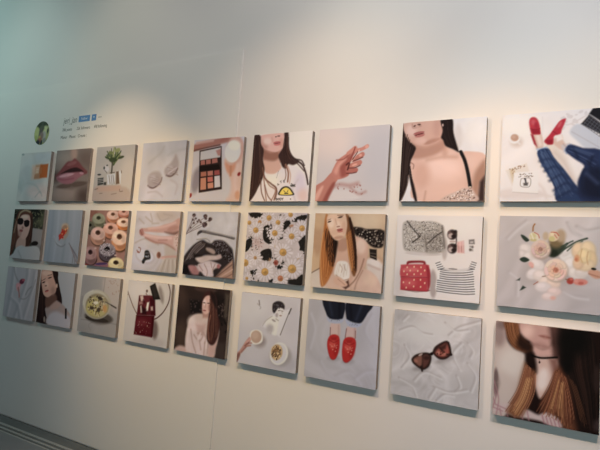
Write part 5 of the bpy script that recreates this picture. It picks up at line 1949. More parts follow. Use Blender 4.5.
  ('E',(190,165,134),16,[675,762,95,-6,-4,105]),
  ('E',(154,124,93),19,[667,746,64,-8,4,62]),
  ('K',(72,59,52),30,14,51,[602,692,726,677,752,800,686,866,601,821]),
  ('K',(227,210,175),30,13,52,[584,694,743,674,764,813,669,869]),
  ('L',(100,77,61),13,10,[618,761,672,717,731,747,700,808,642,801]),
 ]),
 25: ((190,195,214), [
  ('N',0.1,2,60,2.2,251,0.8,1,0),
  ('L',(177,181,201),41,20,[893,106,813,304,940,475]),
  ('L',(200,206,227),35,17,[917,119,838,317,964,488]),
  ('L',(177,181,201),41,20,[450,924,630,841,786,951]),
  ('L',(200,206,227),35,17,[475,936,655,854,810,963]),
  ('L',(177,181,201),41,20,[724,907,838,809,955,778]),
  ('L',(200,206,227),35,17,[749,919,863,822,979,791]),
  ('L',(177,181,201),41,20,[220,766,322,889,514,968]),
  ('L',(200,206,227),35,17,[246,779,348,901,539,980]),
  ('L',(177,181,201),41,20,[21,174,98,363,49,623]),
  ('L',(200,206,227),35,17,[49,188,125,377,76,636]),
  ('E',(173,176,194),35,[413,711,93,-13,2,38]),
  ('E',(173,176,194),35,[611,720,91,-13,2,38]),
  ('P',(212,193,198),12,[350,272,469,264,473,456,356,485,339,362]),
  ('P',(210,191,198),12,[582,291,692,286,691,441,556,486,562,376]),
  ('L',(186,161,168),20,14,[455,293,466,435]),
  ('L',(186,161,168),20,14,[680,299,681,429]),
  ('L',(119,83,88),9,9,[341,334,344,450]),
  ('L',(119,83,88),9,9,[568,320,556,439]),
  ('L',(126,92,95),9,9,[691,333,696,421]),
  ('P',(178,191,224),12,[281,180,379,227,515,198,493,255,382,277,295,251]),
  ('P',(178,191,225),12,[552,188,659,233,770,228,722,283,616,293,562,253]),
  ('K',(144,156,187),12,12,252,[298,186,503,210,475,257,317,254]),
  ('K',(144,156,187),12,12,253,[565,203,764,229,722,277,584,266]),
  ('P',(31,35,50),12,[212,-21,509,-23,514,176,466,214,385,226,309,213,260,148]),
  ('P',(31,35,50),12,[559,-22,893,-18,839,98,764,221,674,231,590,214,551,171]),
  ('L',(46,55,76),35,23,[303,4,351,172]),
  ('L',(48,57,78),35,23,[754,13,693,188]),
  ('L',(21,24,35),29,23,[445,-11,458,182]),
  ('L',(21,24,35),29,23,[600,1,625,177]),
  ('P',(136,37,42),14,[321,484,359,434,428,420,473,450,484,545,466,657,432,722,376,724,334,648,312,554]),
  ('P',(184,54,56),12,[320,475,359,426,427,412,473,442,484,536,465,648,432,713,375,716,333,640,312,546]),
  ('E',(203,88,86),35,[390,535,47,-6,3,60]),
  ('E',(166,44,47),35,[444,597,31,1,-12,83]),
  ('L',(141,35,40),12,9,[331,488,401,512,468,478]),
  ('P',(162,46,49),14,[354,454,441,443,431,483,369,491]),
  ('L',(215,125,119),12,9,[347,544,405,569,453,541]),
  ('E',(217,146,136),7,[379,567,8,-1,0,8]),
  ('E',(217,146,136),7,[416,546,8,-1,0,8]),
  ('E',(217,146,136),7,[443,575,8,-1,0,8]),
  ('E',(217,146,136),7,[394,604,8,-1,0,8]),
  ('E',(217,146,136),7,[433,620,8,-1,0,8]),
  ('P',(136,37,42),14,[540,474,583,433,657,427,701,456,705,542,666,669,609,734,553,726,530,648,528,552]),
  ('P',(184,54,56),12,[539,466,583,425,656,418,700,448,705,534,666,661,608,726,553,718,530,639,528,544]),
  ('E',(203,88,86),35,[608,539,46,-6,3,59]),
  ('E',(166,44,47),35,[660,600,30,1,-12,81]),
  ('L',(141,35,40),12,9,[550,492,619,516,684,483]),
  ('P',(162,46,49),14,[573,459,658,448,648,487,587,495]),
  ('L',(215,125,119),12,9,[565,547,622,572,669,544]),
  ('E',(217,146,136),7,[597,570,8,-1,0,8]),
  ('E',(217,146,136),7,[633,549,8,-1,0,8]),
  ('E',(217,146,136),7,[658,578,8,-1,0,8]),
  ('E',(217,146,136),7,[611,606,8,-1,0,8]),
  ('E',(217,146,136),7,[649,623,8,-1,0,8]),
 ]),
 26: ((203,206,215), [
  ('N',0.11,2.6,-30,1.8,261,0.9,1,0),
  ('N',0.05,6,25,2,262,0.8,1,0),
  ('E',(213,218,226),172,[432,193,316,-93,30,139]),
  ('E',(191,194,202),143,[845,758,164,-27,4,165]),
  ('L',(173,173,181),20,11,[71,237,222,175,344,233,462,242]),
  ('L',(220,225,234),20,14,[93,255,244,193,365,251,483,259]),
  ('L',(173,173,181),20,11,[650,224,746,127,870,70,992,20]),
  ('L',(220,225,234),20,14,[670,242,766,145,890,88,1011,37]),
  ('L',(173,173,181),20,11,[603,87,719,164,858,136]),
  ('L',(220,225,234),20,14,[623,104,739,182,877,154]),
  ('L',(173,173,181),20,11,[792,291,703,430,786,586]),
  ('L',(220,225,234),20,14,[812,308,723,447,806,603]),
  ('L',(173,173,181),20,11,[754,661,796,766,750,835]),
  ('L',(220,225,234),20,14,[774,677,816,782,770,851]),
  ('L',(173,173,181),20,11,[91,795,245,857,308,967]),
  ('L',(220,225,234),20,14,[113,811,266,873,330,983]),
  ('L',(173,173,181),20,11,[273,794,388,676,578,717]),
  ('L',(220,225,234),20,14,[294,811,409,692,598,734]),
  ('L',(173,173,181),20,11,[542,977,625,892,724,884]),
  ('L',(220,225,234),20,14,[563,993,646,908,744,900]),
  ('L',(173,173,181),20,11,[509,827,681,855,874,794]),
  ('L',(220,225,234),20,14,[530,844,701,871,893,810]),
  ('L',(173,173,181),20,11,[867,504,957,629,915,801]),
  ('L',(220,225,234),20,14,[886,521,976,645,934,817]),
  ('L',(173,173,181),20,11,[139,406,204,529,117,673]),
  ('L',(220,225,234),20,14,[161,423,226,546,139,690]),
  ('L',(173,173,181),20,11,[861,282,918,358,892,431]),
  ('L',(220,225,234),20,14,[881,299,937,375,912,448]),
  ('L',(173,173,181),20,11,[98,115,157,49]),
  ('L',(220,225,234),20,14,[120,133,179,67]),
  ('L',(173,173,181),20,11,[455,964,524,839]),
  ('L',(220,225,234),20,14,[476,980,544,855]),
  ('E',(163,163,170),40,[357,643,98,-32,7,33]),
  ('E',(168,168,175),40,[615,507,95,-49,13,30]),
  ('P',(47,35,34),11,[235,557,278,504,352,470,425,457,464,483,466,549,439,619,373,663,297,634,251,601]),
  ('P',(131,93,84),17,[262,558,309,517,352,496,361,579,345,624,297,606]),
  ('P',(93,61,57),17,[373,502,435,487,443,552,415,608,377,628]),
  ('E',(180,167,166),11,[340,492,23,-16,6,9]),
  ('E',(58,39,38),17,[412,519,35,-5,1,23]),
  ('E',(160,114,104),14,[289,572,21,9,-8,16]),
  ('L',(41,31,30),9,23,[357,631,367,673]),
  ('L',(38,29,28),9,23,[440,475,469,460,497,439]),
  ('E',(27,22,23),9,[469,465,17,-2,1,17]),
  ('P',(51,35,34),11,[480,447,496,387,547,337,623,293,660,308,685,376,684,447,629,500,563,512,513,488]),
  ('P',(155,89,83),17,[509,443,559,373,624,324,656,360,664,430,614,474,551,477]),
  ('P',(66,42,40),20,[542,381,638,317,623,384,578,413]),
  ('L',(53,35,34),11,17,[560,384,627,440,675,442]),
  ('E',(181,121,109),14,[607,446,26,-13,6,15]),
  ('E',(184,130,119),11,[544,441,20,-3,0,17]),
  ('L',(38,29,28),9,14,[655,309,662,351,692,440]),
  ('E',(34,27,27),9,[687,441,14,-2,0,14]),
  ('K',(84,52,47),8,14,263,[496,387,638,311,675,420,557,499]),
 ]),
 27: ((29,19,18), [
  ('P',(194,184,184),22,[-34,-7,84,-3,115,171,189,278,300,320,333,488,234,792,104,1025,-23,1034]),
  ('E',(212,210,211),93,[166,428,138,-22,6,163]),
  ('E',(200,193,193),82,[93,732,112,-20,6,174]),
  ('E',(150,136,137),60,[37,122,68,-9,5,148]),
  ('E',(114,100,102),38,[23,657,28,-5,5,146]),
  ('E',(126,112,113),33,[68,29,57,-7,2,47]),
  ('P',(29,20,19),22,[229,-8,581,-33,1005,12,1025,1026,610,1024,616,775,645,437,562,197,374,79]),
  ('P',(207,185,181),22,[376,332,591,305,615,442,572,575,473,747,424,672,393,521]),
  ('E',(230,222,224),44,[483,548,52,-1,-11,114]),
  ('P',(132,99,93),38,[534,328,621,301,641,479,591,515]),
  ('P',(191,158,155),22,[229,-14,517,-14,559,98,549,193,458,240,372,189,289,133,243,66]),
  ('P',(201,169,166),33,[364,190,471,232,562,185,577,293,474,323,386,313]),
  ('E',(221,194,190),49,[319,74,59,-8,2,64]),
  ('E',(149,105,101),25,[497,109,62,6,-2,14]),
  ('P',(88,63,60),49,[535,-10,618,-9,621,273,580,279,555,141]),
  ('E',(165,132,129),44,[457,206,87,11,-4,23]),
  ('P',(113,73,53),22,[84,-3,223,-14,238,96,290,171,365,230,353,295,286,293,203,271,144,197,110,98]),
  ('H',(163,115,82),(78,49,34),26,5,180,[90,8,135,183,239,289],[218,-1,245,139,347,261]),
  ('P',(40,26,22),33,[245,124,301,169,373,217,353,284,271,272,220,215]),
  ('P',(26,17,16),27,[326,293,385,285,415,375,423,487,374,510,327,475,307,377]),
  ('P',(202,190,195),22,[-25,988,73,954,240,977,454,975,673,1005,648,920,555,876,452,914,318,876,70,867]),
  ('L',(167,130,142),11,10,[-10,692,28,802,-1,925]),
  ('L',(167,130,142),11,10,[5,645,57,826,36,1005]),
  ('L',(167,130,142),11,10,[-6,809,26,890]),
  ('L',(167,130,142),11,10,[4,924,101,948]),
  ('L',(167,130,142),11,10,[72,925,92,1008]),
  ('L',(167,130,142),11,10,[142,925,159,1008]),
  ('L',(167,130,142),11,10,[211,926,225,1006]),
  ('L',(167,130,142),11,10,[286,896,306,1006]),
  ('L',(167,130,142),11,10,[37,894,128,917]),
  ('L',(167,130,142),11,10,[346,899,365,1005]),
  ('P',(118,80,56),38,[308,406,332,474,402,477,401,605,374,766,324,903,262,987,191,973,146,939,197,828,247,689,275,541]),
  ('H',(183,130,102),(77,47,37),60,5,181,[320,418,237,720,96,969],[408,490,398,705,289,987]),
  ('H',(161,112,86),(96,60,47),40,4,182,[331,445,271,742,187,1008],[397,492,373,738,268,991]),
  ('H',(207,166,123),(153,111,77),12,4,187,[334,531,256,788,142,1000],[388,550,358,769,262,975]),
  ('P',(98,62,47),44,[624,398,697,470,747,667,776,853,809,1035,698,1032,637,903,535,897,477,872,489,758,560,605]),
  ('P',(202,188,192),22,[468,921,542,878,623,923,660,997,545,994]),
  ('L',(162,118,131),11,10,[489,917,512,996]),
  ('L',(162,118,131),11,10,[525,921,548,996]),
  ('L',(162,118,131),11,10,[561,924,584,997]),
  ('L',(162,118,131),11,10,[597,928,619,997]),
  ('L',(162,118,131),11,10,[633,931,655,998]),
  ('H',(174,118,90),(66,38,30),70,5,183,[614,414,518,668,394,909],[697,497,758,747,799,1010]),
  ('H',(156,105,81),(72,44,35),40,4,184,[625,440,565,701,515,912],[693,539,709,757,735,1024]),
  ('H',(199,155,112),(139,99,69),14,4,188,[626,495,566,729,514,879],[678,542,678,735,689,952]),
  ('H',(53,37,33),(14,13,13),50,7,185,[651,71,700,400,791,659,862,983],[945,19,976,382,994,674,1001,1005]),
  ('E',(13,13,13),82,[758,113,144,-20,4,155]),
  ('E',(14,13,13),55,[708,315,55,-8,3,139]),
  ('H',(87,59,44),(40,27,24),16,5,186,[717,466,787,687,842,960],[798,562,857,755,920,983]),
  ('E',(45,35,34),38,[971,464,29,-5,3,134]),
  ('E',(59,49,50),33,[985,911,33,-7,1,53]),
  ('L',(13,13,13),8,19,[365,316,461,331,611,302]),
  ('E',(58,40,38),5,[447,378,9,-1,0,13]),
  ('L',(78,57,54),5,4,[440,345,446,367]),
 ]),
}

Z0 = 0.070
FLOOR_C = (0.2, 0.21, 0.22)
STRIP_C = (0.13, 0.14, 0.14)
GR = (0.02, -0.081, -0.105, -0.13, -0.15, -0.172, -0.188)
WORLD_C, WORLD_S = (0.85, 0.95, 1.0), 0.005
# a row of warm ceiling spots in front of the wall, higher spots added to brighten its
# upper part, cool daylight from front and sides, and a weak red fill added
LIGHTS = [
    ('spot', (-0.8, -1.4, 2.75), (-0.8, 0, 1.7), 54.9, (1.00, 0.68, 0.40), 60, 1.0, 0.02),
    ('spot', (-0.8, -1.4, 2.75), (-0.1, 0, 0.5), 30.2, (0.63, 0.82, 1.00), 60, 1.0, 0.02),
    ('spot', (-0.8, -1.4, 2.75), (-0.1, 0, 1.1), 54.7, (1.00, 0.54, 0.07), 60, 1.0, 0.02),
    ('spot', (0.85, -1.4, 2.75), (0.15, 0, 0.5), 43.1, (1.00, 0.61, 0.13), 60, 1.0, 0.02),
    ('spot', (0.85, -1.4, 2.75), (0.85, 0, 1.7), 40.9, (1.00, 0.68, 0.43), 90, 1.0, 0.02),
    ('spot', (0.85, -1.4, 2.75), (1.55, 0, 0.5), 36.8, (1.00, 0.78, 0.57), 90, 1.0, 0.02),
    ('spot', (1.75, -1.4, 2.75), (1.75, 0, 1.7), 25.5, (1.00, 0.42, 0.04), 40, 1.0, 0.02),
    ('spot', (1.75, -1.4, 2.75), (2.45, 0, 1.7), 25.8, (1.00, 0.99, 0.93), 90, 1.0, 0.02),
    ('spot', (2.4, -1.4, 2.75), (1.7, 0, 0.5), 66.3, (1.00, 0.73, 0.64), 40, 1.0, 0.02),
    ('spot', (2.4, -1.4, 2.75), (2.4, 0, 1.1), 33.0, (1.00, 0.61, 0.26), 90, 1.0, 0.02),
    ('spot', (-2, -2.0, 4.4), (-2, 0, 2.75), 53.9, (0.83, 1.00, 0.87), 42, 1.0, 0.3),  # this and the other high spots are added to lift the upper wall
    ('spot', (-0.8, -2.0, 4.4), (-0.8, 0, 2.75), 59.8, (1.00, 0.89, 0.63), 42, 1.0, 0.3),
    ('spot', (0.5, -2.0, 4.4), (0.5, 0, 2.75), 34.4, (1.00, 0.95, 0.54), 42, 1.0, 0.3),
    ('spot', (1.5, -2.0, 4.4), (1.5, 0, 2.75), 73.5, (0.97, 1.00, 0.78), 42, 1.0, 0.3),
    ('area', (2.8, -4.2, 1.9), (1.3, 0, 1.6), 2.2, 1.6, 26.8, (0.68, 1.00, 1.00)),
    ('area', (-1.5, -5, 2.2), (-0.5, 0, 1.6), 2.2, 1.6, 3.4, (1.00, 0.00, 0.00)),  # weak red fill light added from the front
    ('area', (-4.2, -1.6, 3.6), (-2.4, 0, 2.4), 0.8, 0.8, 27.2, (0.58, 1.00, 0.93)),
    ('area', (2, -2, 4.4), (1.5, 0, 2.0), 0.8, 0.8, 37.1, (1.00, 0.84, 0.92)),
]

PANEL_Y = 0.022      # front of the thin wall sheet left of the joint
BACK_Y = 0.029       # front of the wall right of the joint
JOINT_X = 0.230


# ------------------------------------------------------------------ helpers
def tag(o, label=None, cat=None, group=None, kind=None):
    if label: o['label'] = label
    if cat: o['category'] = cat
    if group: o['group'] = group
    if kind: o['kind'] = kind
    return o


def link(name, me, mat, parent=None):
    o = bpy.data.objects.new(name, me)
    COL.objects.link(o)
    if mat is not None:
        me.materials.append(mat)
    if parent is not None:
        o.parent = parent
    return o


def empty(name, loc):
    o = bpy.data.objects.new(name, None)
    o.empty_display_size = 0.05
    o.location = loc
    COL.objects.link(o)
    return o


def box_mesh(name, x0, x1, y0, y1, z0, z1):
    me = bpy.data.meshes.new(name)
    v = [(x, y, z) for x in (x0, x1) for y in (y0, y1) for z in (z0, z1)]
    f = [(0, 1, 3, 2), (4, 6, 7, 5), (0, 4, 5, 1), (2, 3, 7, 6), (0, 2, 6, 4), (1, 5, 7, 3)]
    me.from_pydata(v, [], f)
    me.update()
    return me


def bevel(o, w):
    m = o.modifiers.new('bevel', 'BEVEL')
    m.width = w
    m.segments = 2
    return o


def ink(c):
    return np.array(c) / 255.0


def material(name, color, rough=0.7, metal=0.0, spec=0.3, noise=0.0, nscale=4.0, bump=0.0, bscale=60.0):
    m = bpy.data.materials.new(name)
    m.use_nodes = True
    nt = m.node_tree
    b = nt.nodes['Principled BSDF']
    b.inputs['Base Color'].default_value = (*color, 1)
    b.inputs['Roughness'].default_value = rough
    b.inputs['Metallic'].default_value = metal
    b.inputs['Specular IOR Level'].default_value = spec
    tc = nt.nodes.new('ShaderNodeTexCoord')
    if noise > 0:
        n = nt.nodes.new('ShaderNodeTexNoise')
        n.inputs['Scale'].default_value = nscale
        n.inputs['Detail'].default_value = 5
        nt.links.new(tc.outputs['Object'], n.inputs['Vector'])
        r = nt.nodes.new('ShaderNodeValToRGB')
        r.color_ramp.elements[0].position = 0.3
        r.color_ramp.elements[1].position = 0.7
        r.color_ramp.elements[0].color = (*[c * (1 - noise) for c in color], 1)
        r.color_ramp.elements[1].color = (*[min(1, c * (1 + noise)) for c in color], 1)
        nt.links.new(n.outputs['Fac'], r.inputs['Fac'])
        nt.links.new(r.outputs['Color'], b.inputs['Base Color'])
    if bump > 0:
        n2 = nt.nodes.new('ShaderNodeTexNoise')
        n2.inputs['Scale'].default_value = bscale
        n2.inputs['Detail'].default_value = 3
        nt.links.new(tc.outputs['Object'], n2.inputs['Vector'])
        bp = nt.nodes.new('ShaderNodeBump')
        bp.inputs['Strength'].default_value = bump
        bp.inputs['Distance'].default_value = 0.01
        nt.links.new(n2.outputs['Fac'], bp.inputs['Height'])
        nt.links.new(bp.outputs['Normal'], b.inputs['Normal'])
    return m


def print_material(name, rough):
    m = bpy.data.materials.new(name)
    m.use_nodes = True
    nt = m.node_tree
    b = nt.nodes['Principled BSDF']
    a = nt.nodes.new('ShaderNodeAttribute')
    a.attribute_name = 'ink'
    nt.links.new(a.outputs['Color'], b.inputs['Base Color'])
    b.inputs['Roughness'].default_value = rough
    b.inputs['Specular IOR Level'].default_value = 0.06
    return m


# ------------------------------------------------------------------ printed pictures
def catmull(pts, closed, sub=5):
    p = np.array(pts, float)
    n = len(p)
    out = []
    rng = range(n) if closed else range(n - 1)
    for i in rng:
        if closed:
            a, b, c, d = p[(i - 1) % n], p[i], p[(i + 1) % n], p[(i + 2) % n]
        else:
            b, c = p[i], p[i + 1]
            a = p[i - 1] if i > 0 else b
            d = p[i + 2] if i + 2 < n else c
        for k in range(sub):
            t = k / sub
            out.append(b + 0.5 * t * ((c - a) + t * ((2 * a - 5 * b + 4 * c - d) + t * (3 * (b - c) + d - a))))
    if not closed:
        out.append(p[-1])
    return np.array(out)


class Picture:
    """Ink laid down on an n x n grid; u runs left to right, v top to bottom."""

    def __init__(self, n, bg):
        self.n = n
        self.img = np.ones((n, n, 3)) * ink(bg)
        self.ax = np.linspace(0, 1, n)

    def window(self, x0, y0, x1, y1):
        n = self.n - 1
        i0, i1 = max(0, int(math.floor(x0 * n))), min(n, int(math.ceil(x1 * n)))
        j0, j1 = max(0, int(math.floor(y0 * n))), min(n, int(math.ceil(y1 * n)))
        if i1 < i0 or j1 < j0:
            return None
        X, Y = np.meshgrid(self.ax[i0:i1 + 1], self.ax[j0:j1 + 1])
        return slice(j0, j1 + 1), slice(i0, i1 + 1), X, Y

    def lay(self, w, d, blur, col):
        b = max(blur, 0.6 / self.n)
        t = np.clip(d / (2 * b) + 0.5, 0, 1)
        a = (t * t * (3 - 2 * t))[..., None]
        self.img[w[0], w[1]] = self.img[w[0], w[1]] * (1 - a) + col * a

    @staticmethod
    def seg_dist(X, Y, pts, closed):
        best = np.full(X.shape, 1e9)
        n = len(pts)
        for i in range(n if closed else n - 1):
            a, b = pts[i], pts[(i + 1) % n]
            d = b - a
            L = d @ d + 1e-12
            t = np.clip(((X - a[0]) * d[0] + (Y - a[1]) * d[1]) / L, 0, 1)
            best = np.minimum(best, (X - a[0] - t * d[0]) ** 2 + (Y - a[1] - t * d[1]) ** 2)
        return np.sqrt(best)

    @staticmethod
    def inside(X, Y, pts):
        ins = np.zeros(X.shape, bool)
        n = len(pts)
        for i in range(n):
            (xa, ya), (xb, yb) = pts[i], pts[(i + 1) % n]
            if ya == yb:
                continue
            c = ((ya > Y) != (yb > Y)) & (X < (xb - xa) * (Y - ya) / (yb - ya) + xa)
            ins ^= c
        return ins

    def poly(self, col, blur, pts, smooth=True):
        p = catmull(pts, True, 4) if smooth and len(pts) > 4 else np.array(pts, float)
        w = self.window(p[:, 0].min() - blur, p[:, 1].min() - blur, p[:, 0].max() + blur, p[:, 1].max() + blur)
        if w is None:
            return
        d = self.seg_dist(w[2], w[3], p, True)
        d = np.where(self.inside(w[2], w[3], p), d, -d)
        self.lay(w, d, blur, col)

    def ellipse(self, col, blur, e):
        cx, cy, ax, ay, bx, by = e
        rx, ry = math.hypot(ax, bx) + blur, math.hypot(ay, by) + blur
        w = self.window(cx - rx - blur, cy - ry - blur, cx + rx + blur, cy + ry + blur)
        if w is None:
            return
        det = ax * by - ay * bx
        if abs(det) < 1e-9:
            return
        X, Y = w[2] - cx, w[3] - cy
        s, t = (X * by - Y * bx) / det, (ax * Y - ay * X) / det
        r = np.sqrt(s * s + t * t) + 1e-6
        self.lay(w, (1 - r) * np.hypot(X, Y) / r, blur, col)

    def line(self, col, blur, width, pts, smooth=True):
        p = catmull(pts, False, 5) if smooth and len(pts) > 2 else np.array(pts, float)
        m = width / 2 + blur
        w = self.window(p[:, 0].min() - m, p[:, 1].min() - m, p[:, 0].max() + m, p[:, 1].max() + m)
        if w is None:
            return
        self.lay(w, width / 2 - self.seg_dist(w[2], w[3], p, False), blur, col)

    def specks(self, col, n, size, seed, pts):
        rnd = random.Random(seed)
        p = np.array(pts, float)
        lo, hi = p.min(0), p.max(0)
        k = tries = 0
        while k < n and tries < n * 30:
            tries += 1
            x, y = rnd.uniform(lo[0], hi[0]), rnd.uniform(lo[1], hi[1])
            if not self.inside(np.array([[x]]), np.array([[y]]), p)[0, 0]:
                continue
            k += 1
            a = rnd.uniform(0, math.pi)
            r1, r2 = size * rnd.uniform(.5, 1.1), size * rnd.uniform(.3, .7)
            self.ellipse(col, size * .35, (x, y, r1 * math.cos(a), r1 * math.sin(a), -r2 * math.sin(a), r2 * math.cos(a)))

    def strands(self, c1, c2, n, width, seed, A, B):
        rnd = random.Random(seed)
        for i in range(n):
            t = (i + rnd.uniform(.1, .9)) / n
            wob = rnd.uniform(-.012, .012)
            mix = rnd.random()
            p = catmull((A * (1 - t) + B * t) + wob, False, 6)
            m = len(p)
            p = p[int(m * rnd.uniform(0, .15)):max(3, int(m * rnd.uniform(.72, 1.0)))]
            self.line(c1 * mix + c2 * (1 - mix), width * .8, width * rnd.uniform(.6, 1.3), p, False)


    def noise(self, amp, cells, angle, stretch, seed, warp, ridged, pts=None):
        """Soft cloud or crumpled-cloth variation of the ink, optionally inside an outline."""
        n = self.n
        X, Y = np.meshgrid(self.ax, self.ax)
        a = math.radians(angle)
        U, V = X * math.cos(a) + Y * math.sin(a), -X * math.sin(a) + Y * math.cos(a)

        def field(U, V, f, s):
            g = np.random.RandomState(s).rand(64, 64)
            u, v = U * f + 20, V * f + 20
            i, j = np.floor(u).astype(int), np.floor(v).astype(int)
            fu, fv = u - i, v - j
            fu, fv = fu * fu * (3 - 2 * fu), fv * fv * (3 - 2 * fv)
            p = lambda a, b: g[a % 64, b % 64]
            return (p(i, j) * (1 - fu) + p(i + 1, j) * fu) * (1 - fv) + (p(i, j + 1) * (1 - fu) + p(i + 1, j + 1) * fu) * fv

        wx, wy = field(U, V, cells * .8, seed + 7) - .5, field(U, V, cells * .8, seed + 8) - .5
        U, V = U / stretch + warp * wx, V + warp * wy
        tot, k, w = 0, 0, 1.0
        for o in range(3):
            q = field(U, V, cells * 2 ** o, seed + o)
            if ridged:
                q = 1 - np.abs(2 * q - 1)
            tot, k, w = tot + q * w, k + w, w * .5
        d = (tot / k - (tot / k).mean()) * 2 * amp
        if pts is not None:
            m = catmull(pts, True, 4) if len(pts) > 4 else pts
            d = d * self.inside(X, Y, m)
        self.img = np.clip(self.img * (1 + d[..., None]), 0, 1)


def paint(key, n):
    bg, recs = PICTURES[key]
    pic = Picture(n, bg)
    xy = lambda f: np.array(f, float).reshape(-1, 2) / 1000
    for r in recs:
        k = r[0]
        col = None if k == 'N' else ink(r[1])
        if k == 'P':
            pic.poly(col, r[2] / 1000, xy(r[3]))
        elif k == 'E':
            pic.ellipse(col, r[2] / 1000, [v / 1000 for v in r[3]])
        elif k in 'LS':
            pic.line(col, r[2] / 1000, r[3] / 1000, xy(r[4]), k == 'L')
        elif k == 'K':
            pic.specks(col, r[2], r[3] / 1000, r[4], xy(r[5]))
        elif k == 'N':
            pic.noise(*r[1:8], xy(r[8]) if r[8] else None)
        elif k == 'H':
            pic.strands(col, ink(r[2]), r[3], r[4] / 1000, r[5], xy(r[6]), xy(r[7]))
    c = np.clip(pic.img, 0, 1)
    return np.where(c <= .04045, c / 12.92, ((c + .055) / 1.055) ** 2.4)


def set_ink(me, rgb):
    at = me.color_attributes.new('ink', 'FLOAT_COLOR', 'POINT')
    a = np.ones((len(rgb), 4))
    a[:, :3] = rgb
    at.data.foreach_set('color', a.ravel())


def grid_mesh(name, w, h, img):
    n = img.shape[0]
    u = np.linspace(-w / 2, w / 2, n)
    v = np.linspace(h / 2, -h / 2, n)
    X, Z = np.meshgrid(u, v)
    co = np.stack([X, np.zeros_like(X), Z], -1).reshape(-1, 3)
    i = np.arange(n * n).reshape(n, n)
    q = np.stack([i[1:, :-1], i[1:, 1:], i[:-1, 1:], i[:-1, :-1]], -1).reshape(-1, 4)
    me = bpy.data.meshes.new(name)
    me.vertices.add(n * n)
    me.vertices.foreach_set('co', co.ravel())
    me.loops.add(q.size)
    me.loops.foreach_set('vertex_index', q.ravel())
    me.polygons.add(len(q))
    me.polygons.foreach_set('loop_start', np.arange(0, q.size, 4))
    me.polygons.foreach_set('loop_total', np.full(len(q), 4))
    me.update(calc_edges=True)
    me.validate()
    set_ink(me, img.reshape(-1, 3))
    return me


def edge_mesh(name, w, h, depth):
    """The four side faces of the canvas, with rounded corners, plus its back."""
    r, ring = 0.004, []
    for cx, cz, a0 in ((w / 2 - r, h / 2 - r, 0), (-w / 2 + r, h / 2 - r, 90), (-w / 2 + r, -h / 2 + r, 180), (w / 2 - r, -h / 2 + r, 270)):
        for k in range(4):
            a = math.radians(a0 + k * 30)
            ring.append((cx + r * math.cos(a), cz + r * math.sin(a)))
    m = len(ring)
    v = [(x * 0.998, 0.0008, z * 0.998) for x, z in ring] + [(x, 0.003, z) for x, z in ring] + [(x, depth, z) for x, z in ring]
    f = []
    for s in (0, m):
        f += [(s + i, s + (i + 1) % m, s + m + (i + 1) % m, s + m + i) for i in range(m)]
    f += [tuple(range(2 * m, 3 * m)), tuple(range(m - 1, -1, -1))]
    me = bpy.data.meshes.new(name)
    me.from_pydata(v, [], f)
    me.update()
    return me


# ------------------------------------------------------------------ setting
M_wall = material('white_wall_paint', (0.80, 0.80, 0.80), 0.75, spec=0.2, noise=0.015, nscale=1.3, bump=0.06, bscale=9)
M_sheet = material('white_wall_sheet', (0.82, 0.82, 0.815), 0.7, spec=0.2, noise=0.015, nscale=1.1, bump=0.06, bscale=6)
M_floor = material('dark_grey_floor', FLOOR_C, 0.55, noise=0.06, nscale=3)
M_alu = material('brushed_aluminium', (0.34, 0.35, 0.34), 0.5, metal=0.0, noise=0.05, nscale=12)
M_dark = material('dark_trench', (0.05, 0.052, 0.054), 0.8)
M_strip = material('dark_cover_strip', STRIP_C, 0.55, noise=0.08, nscale=10)

XL, XR = -7.0, 6.0
tag(link('wall_back', box_mesh('wall_back', XL, XR, BACK_Y, BACK_Y + 0.15, -0.06, 4.6), M_wall), kind='structure')
tag(link('wall_sheet', box_mesh('wall_sheet', XL, JOINT_X, PANEL_Y, BACK_Y, 0.0, 2.662), M_sheet), kind='structure')
tag(link('floor', box_mesh('floor', XL, XR, -7.0, GR[-1], -0.06, 0.0), M_floor), kind='structure')

grille = empty('floor_grille', (0, 0, -0.05))
tag(grille, 'long slotted metal grille let into the floor along the wall', 'floor grille')
gz = 0.05
link('tray', box_mesh('tray', XL, XR, GR[-1], PANEL_Y, -0.01, 0.008), M_dark, grille)
bevel(link('cover_strip', box_mesh('cover_strip', XL, XR, GR[1], PANEL_Y - 0.004, 0.008, gz - 0.004), M_strip, grille), 0.002)
for a, b in ((GR[2], GR[1]), (GR[4], GR[3]), (GR[6], GR[5])):
    bevel(link('slat', box_mesh('slat', XL, XR, a, b, 0.008, gz), M_alu, grille), 0.002)

# ------------------------------------------------------------------ the canvases
M_print = print_material('printed_canvas', 0.75)
M_wrap = material('taupe_canvas_edge', (0.33, 0.285, 0.25), 0.8, spec=0.1, noise=0.1, nscale=30)

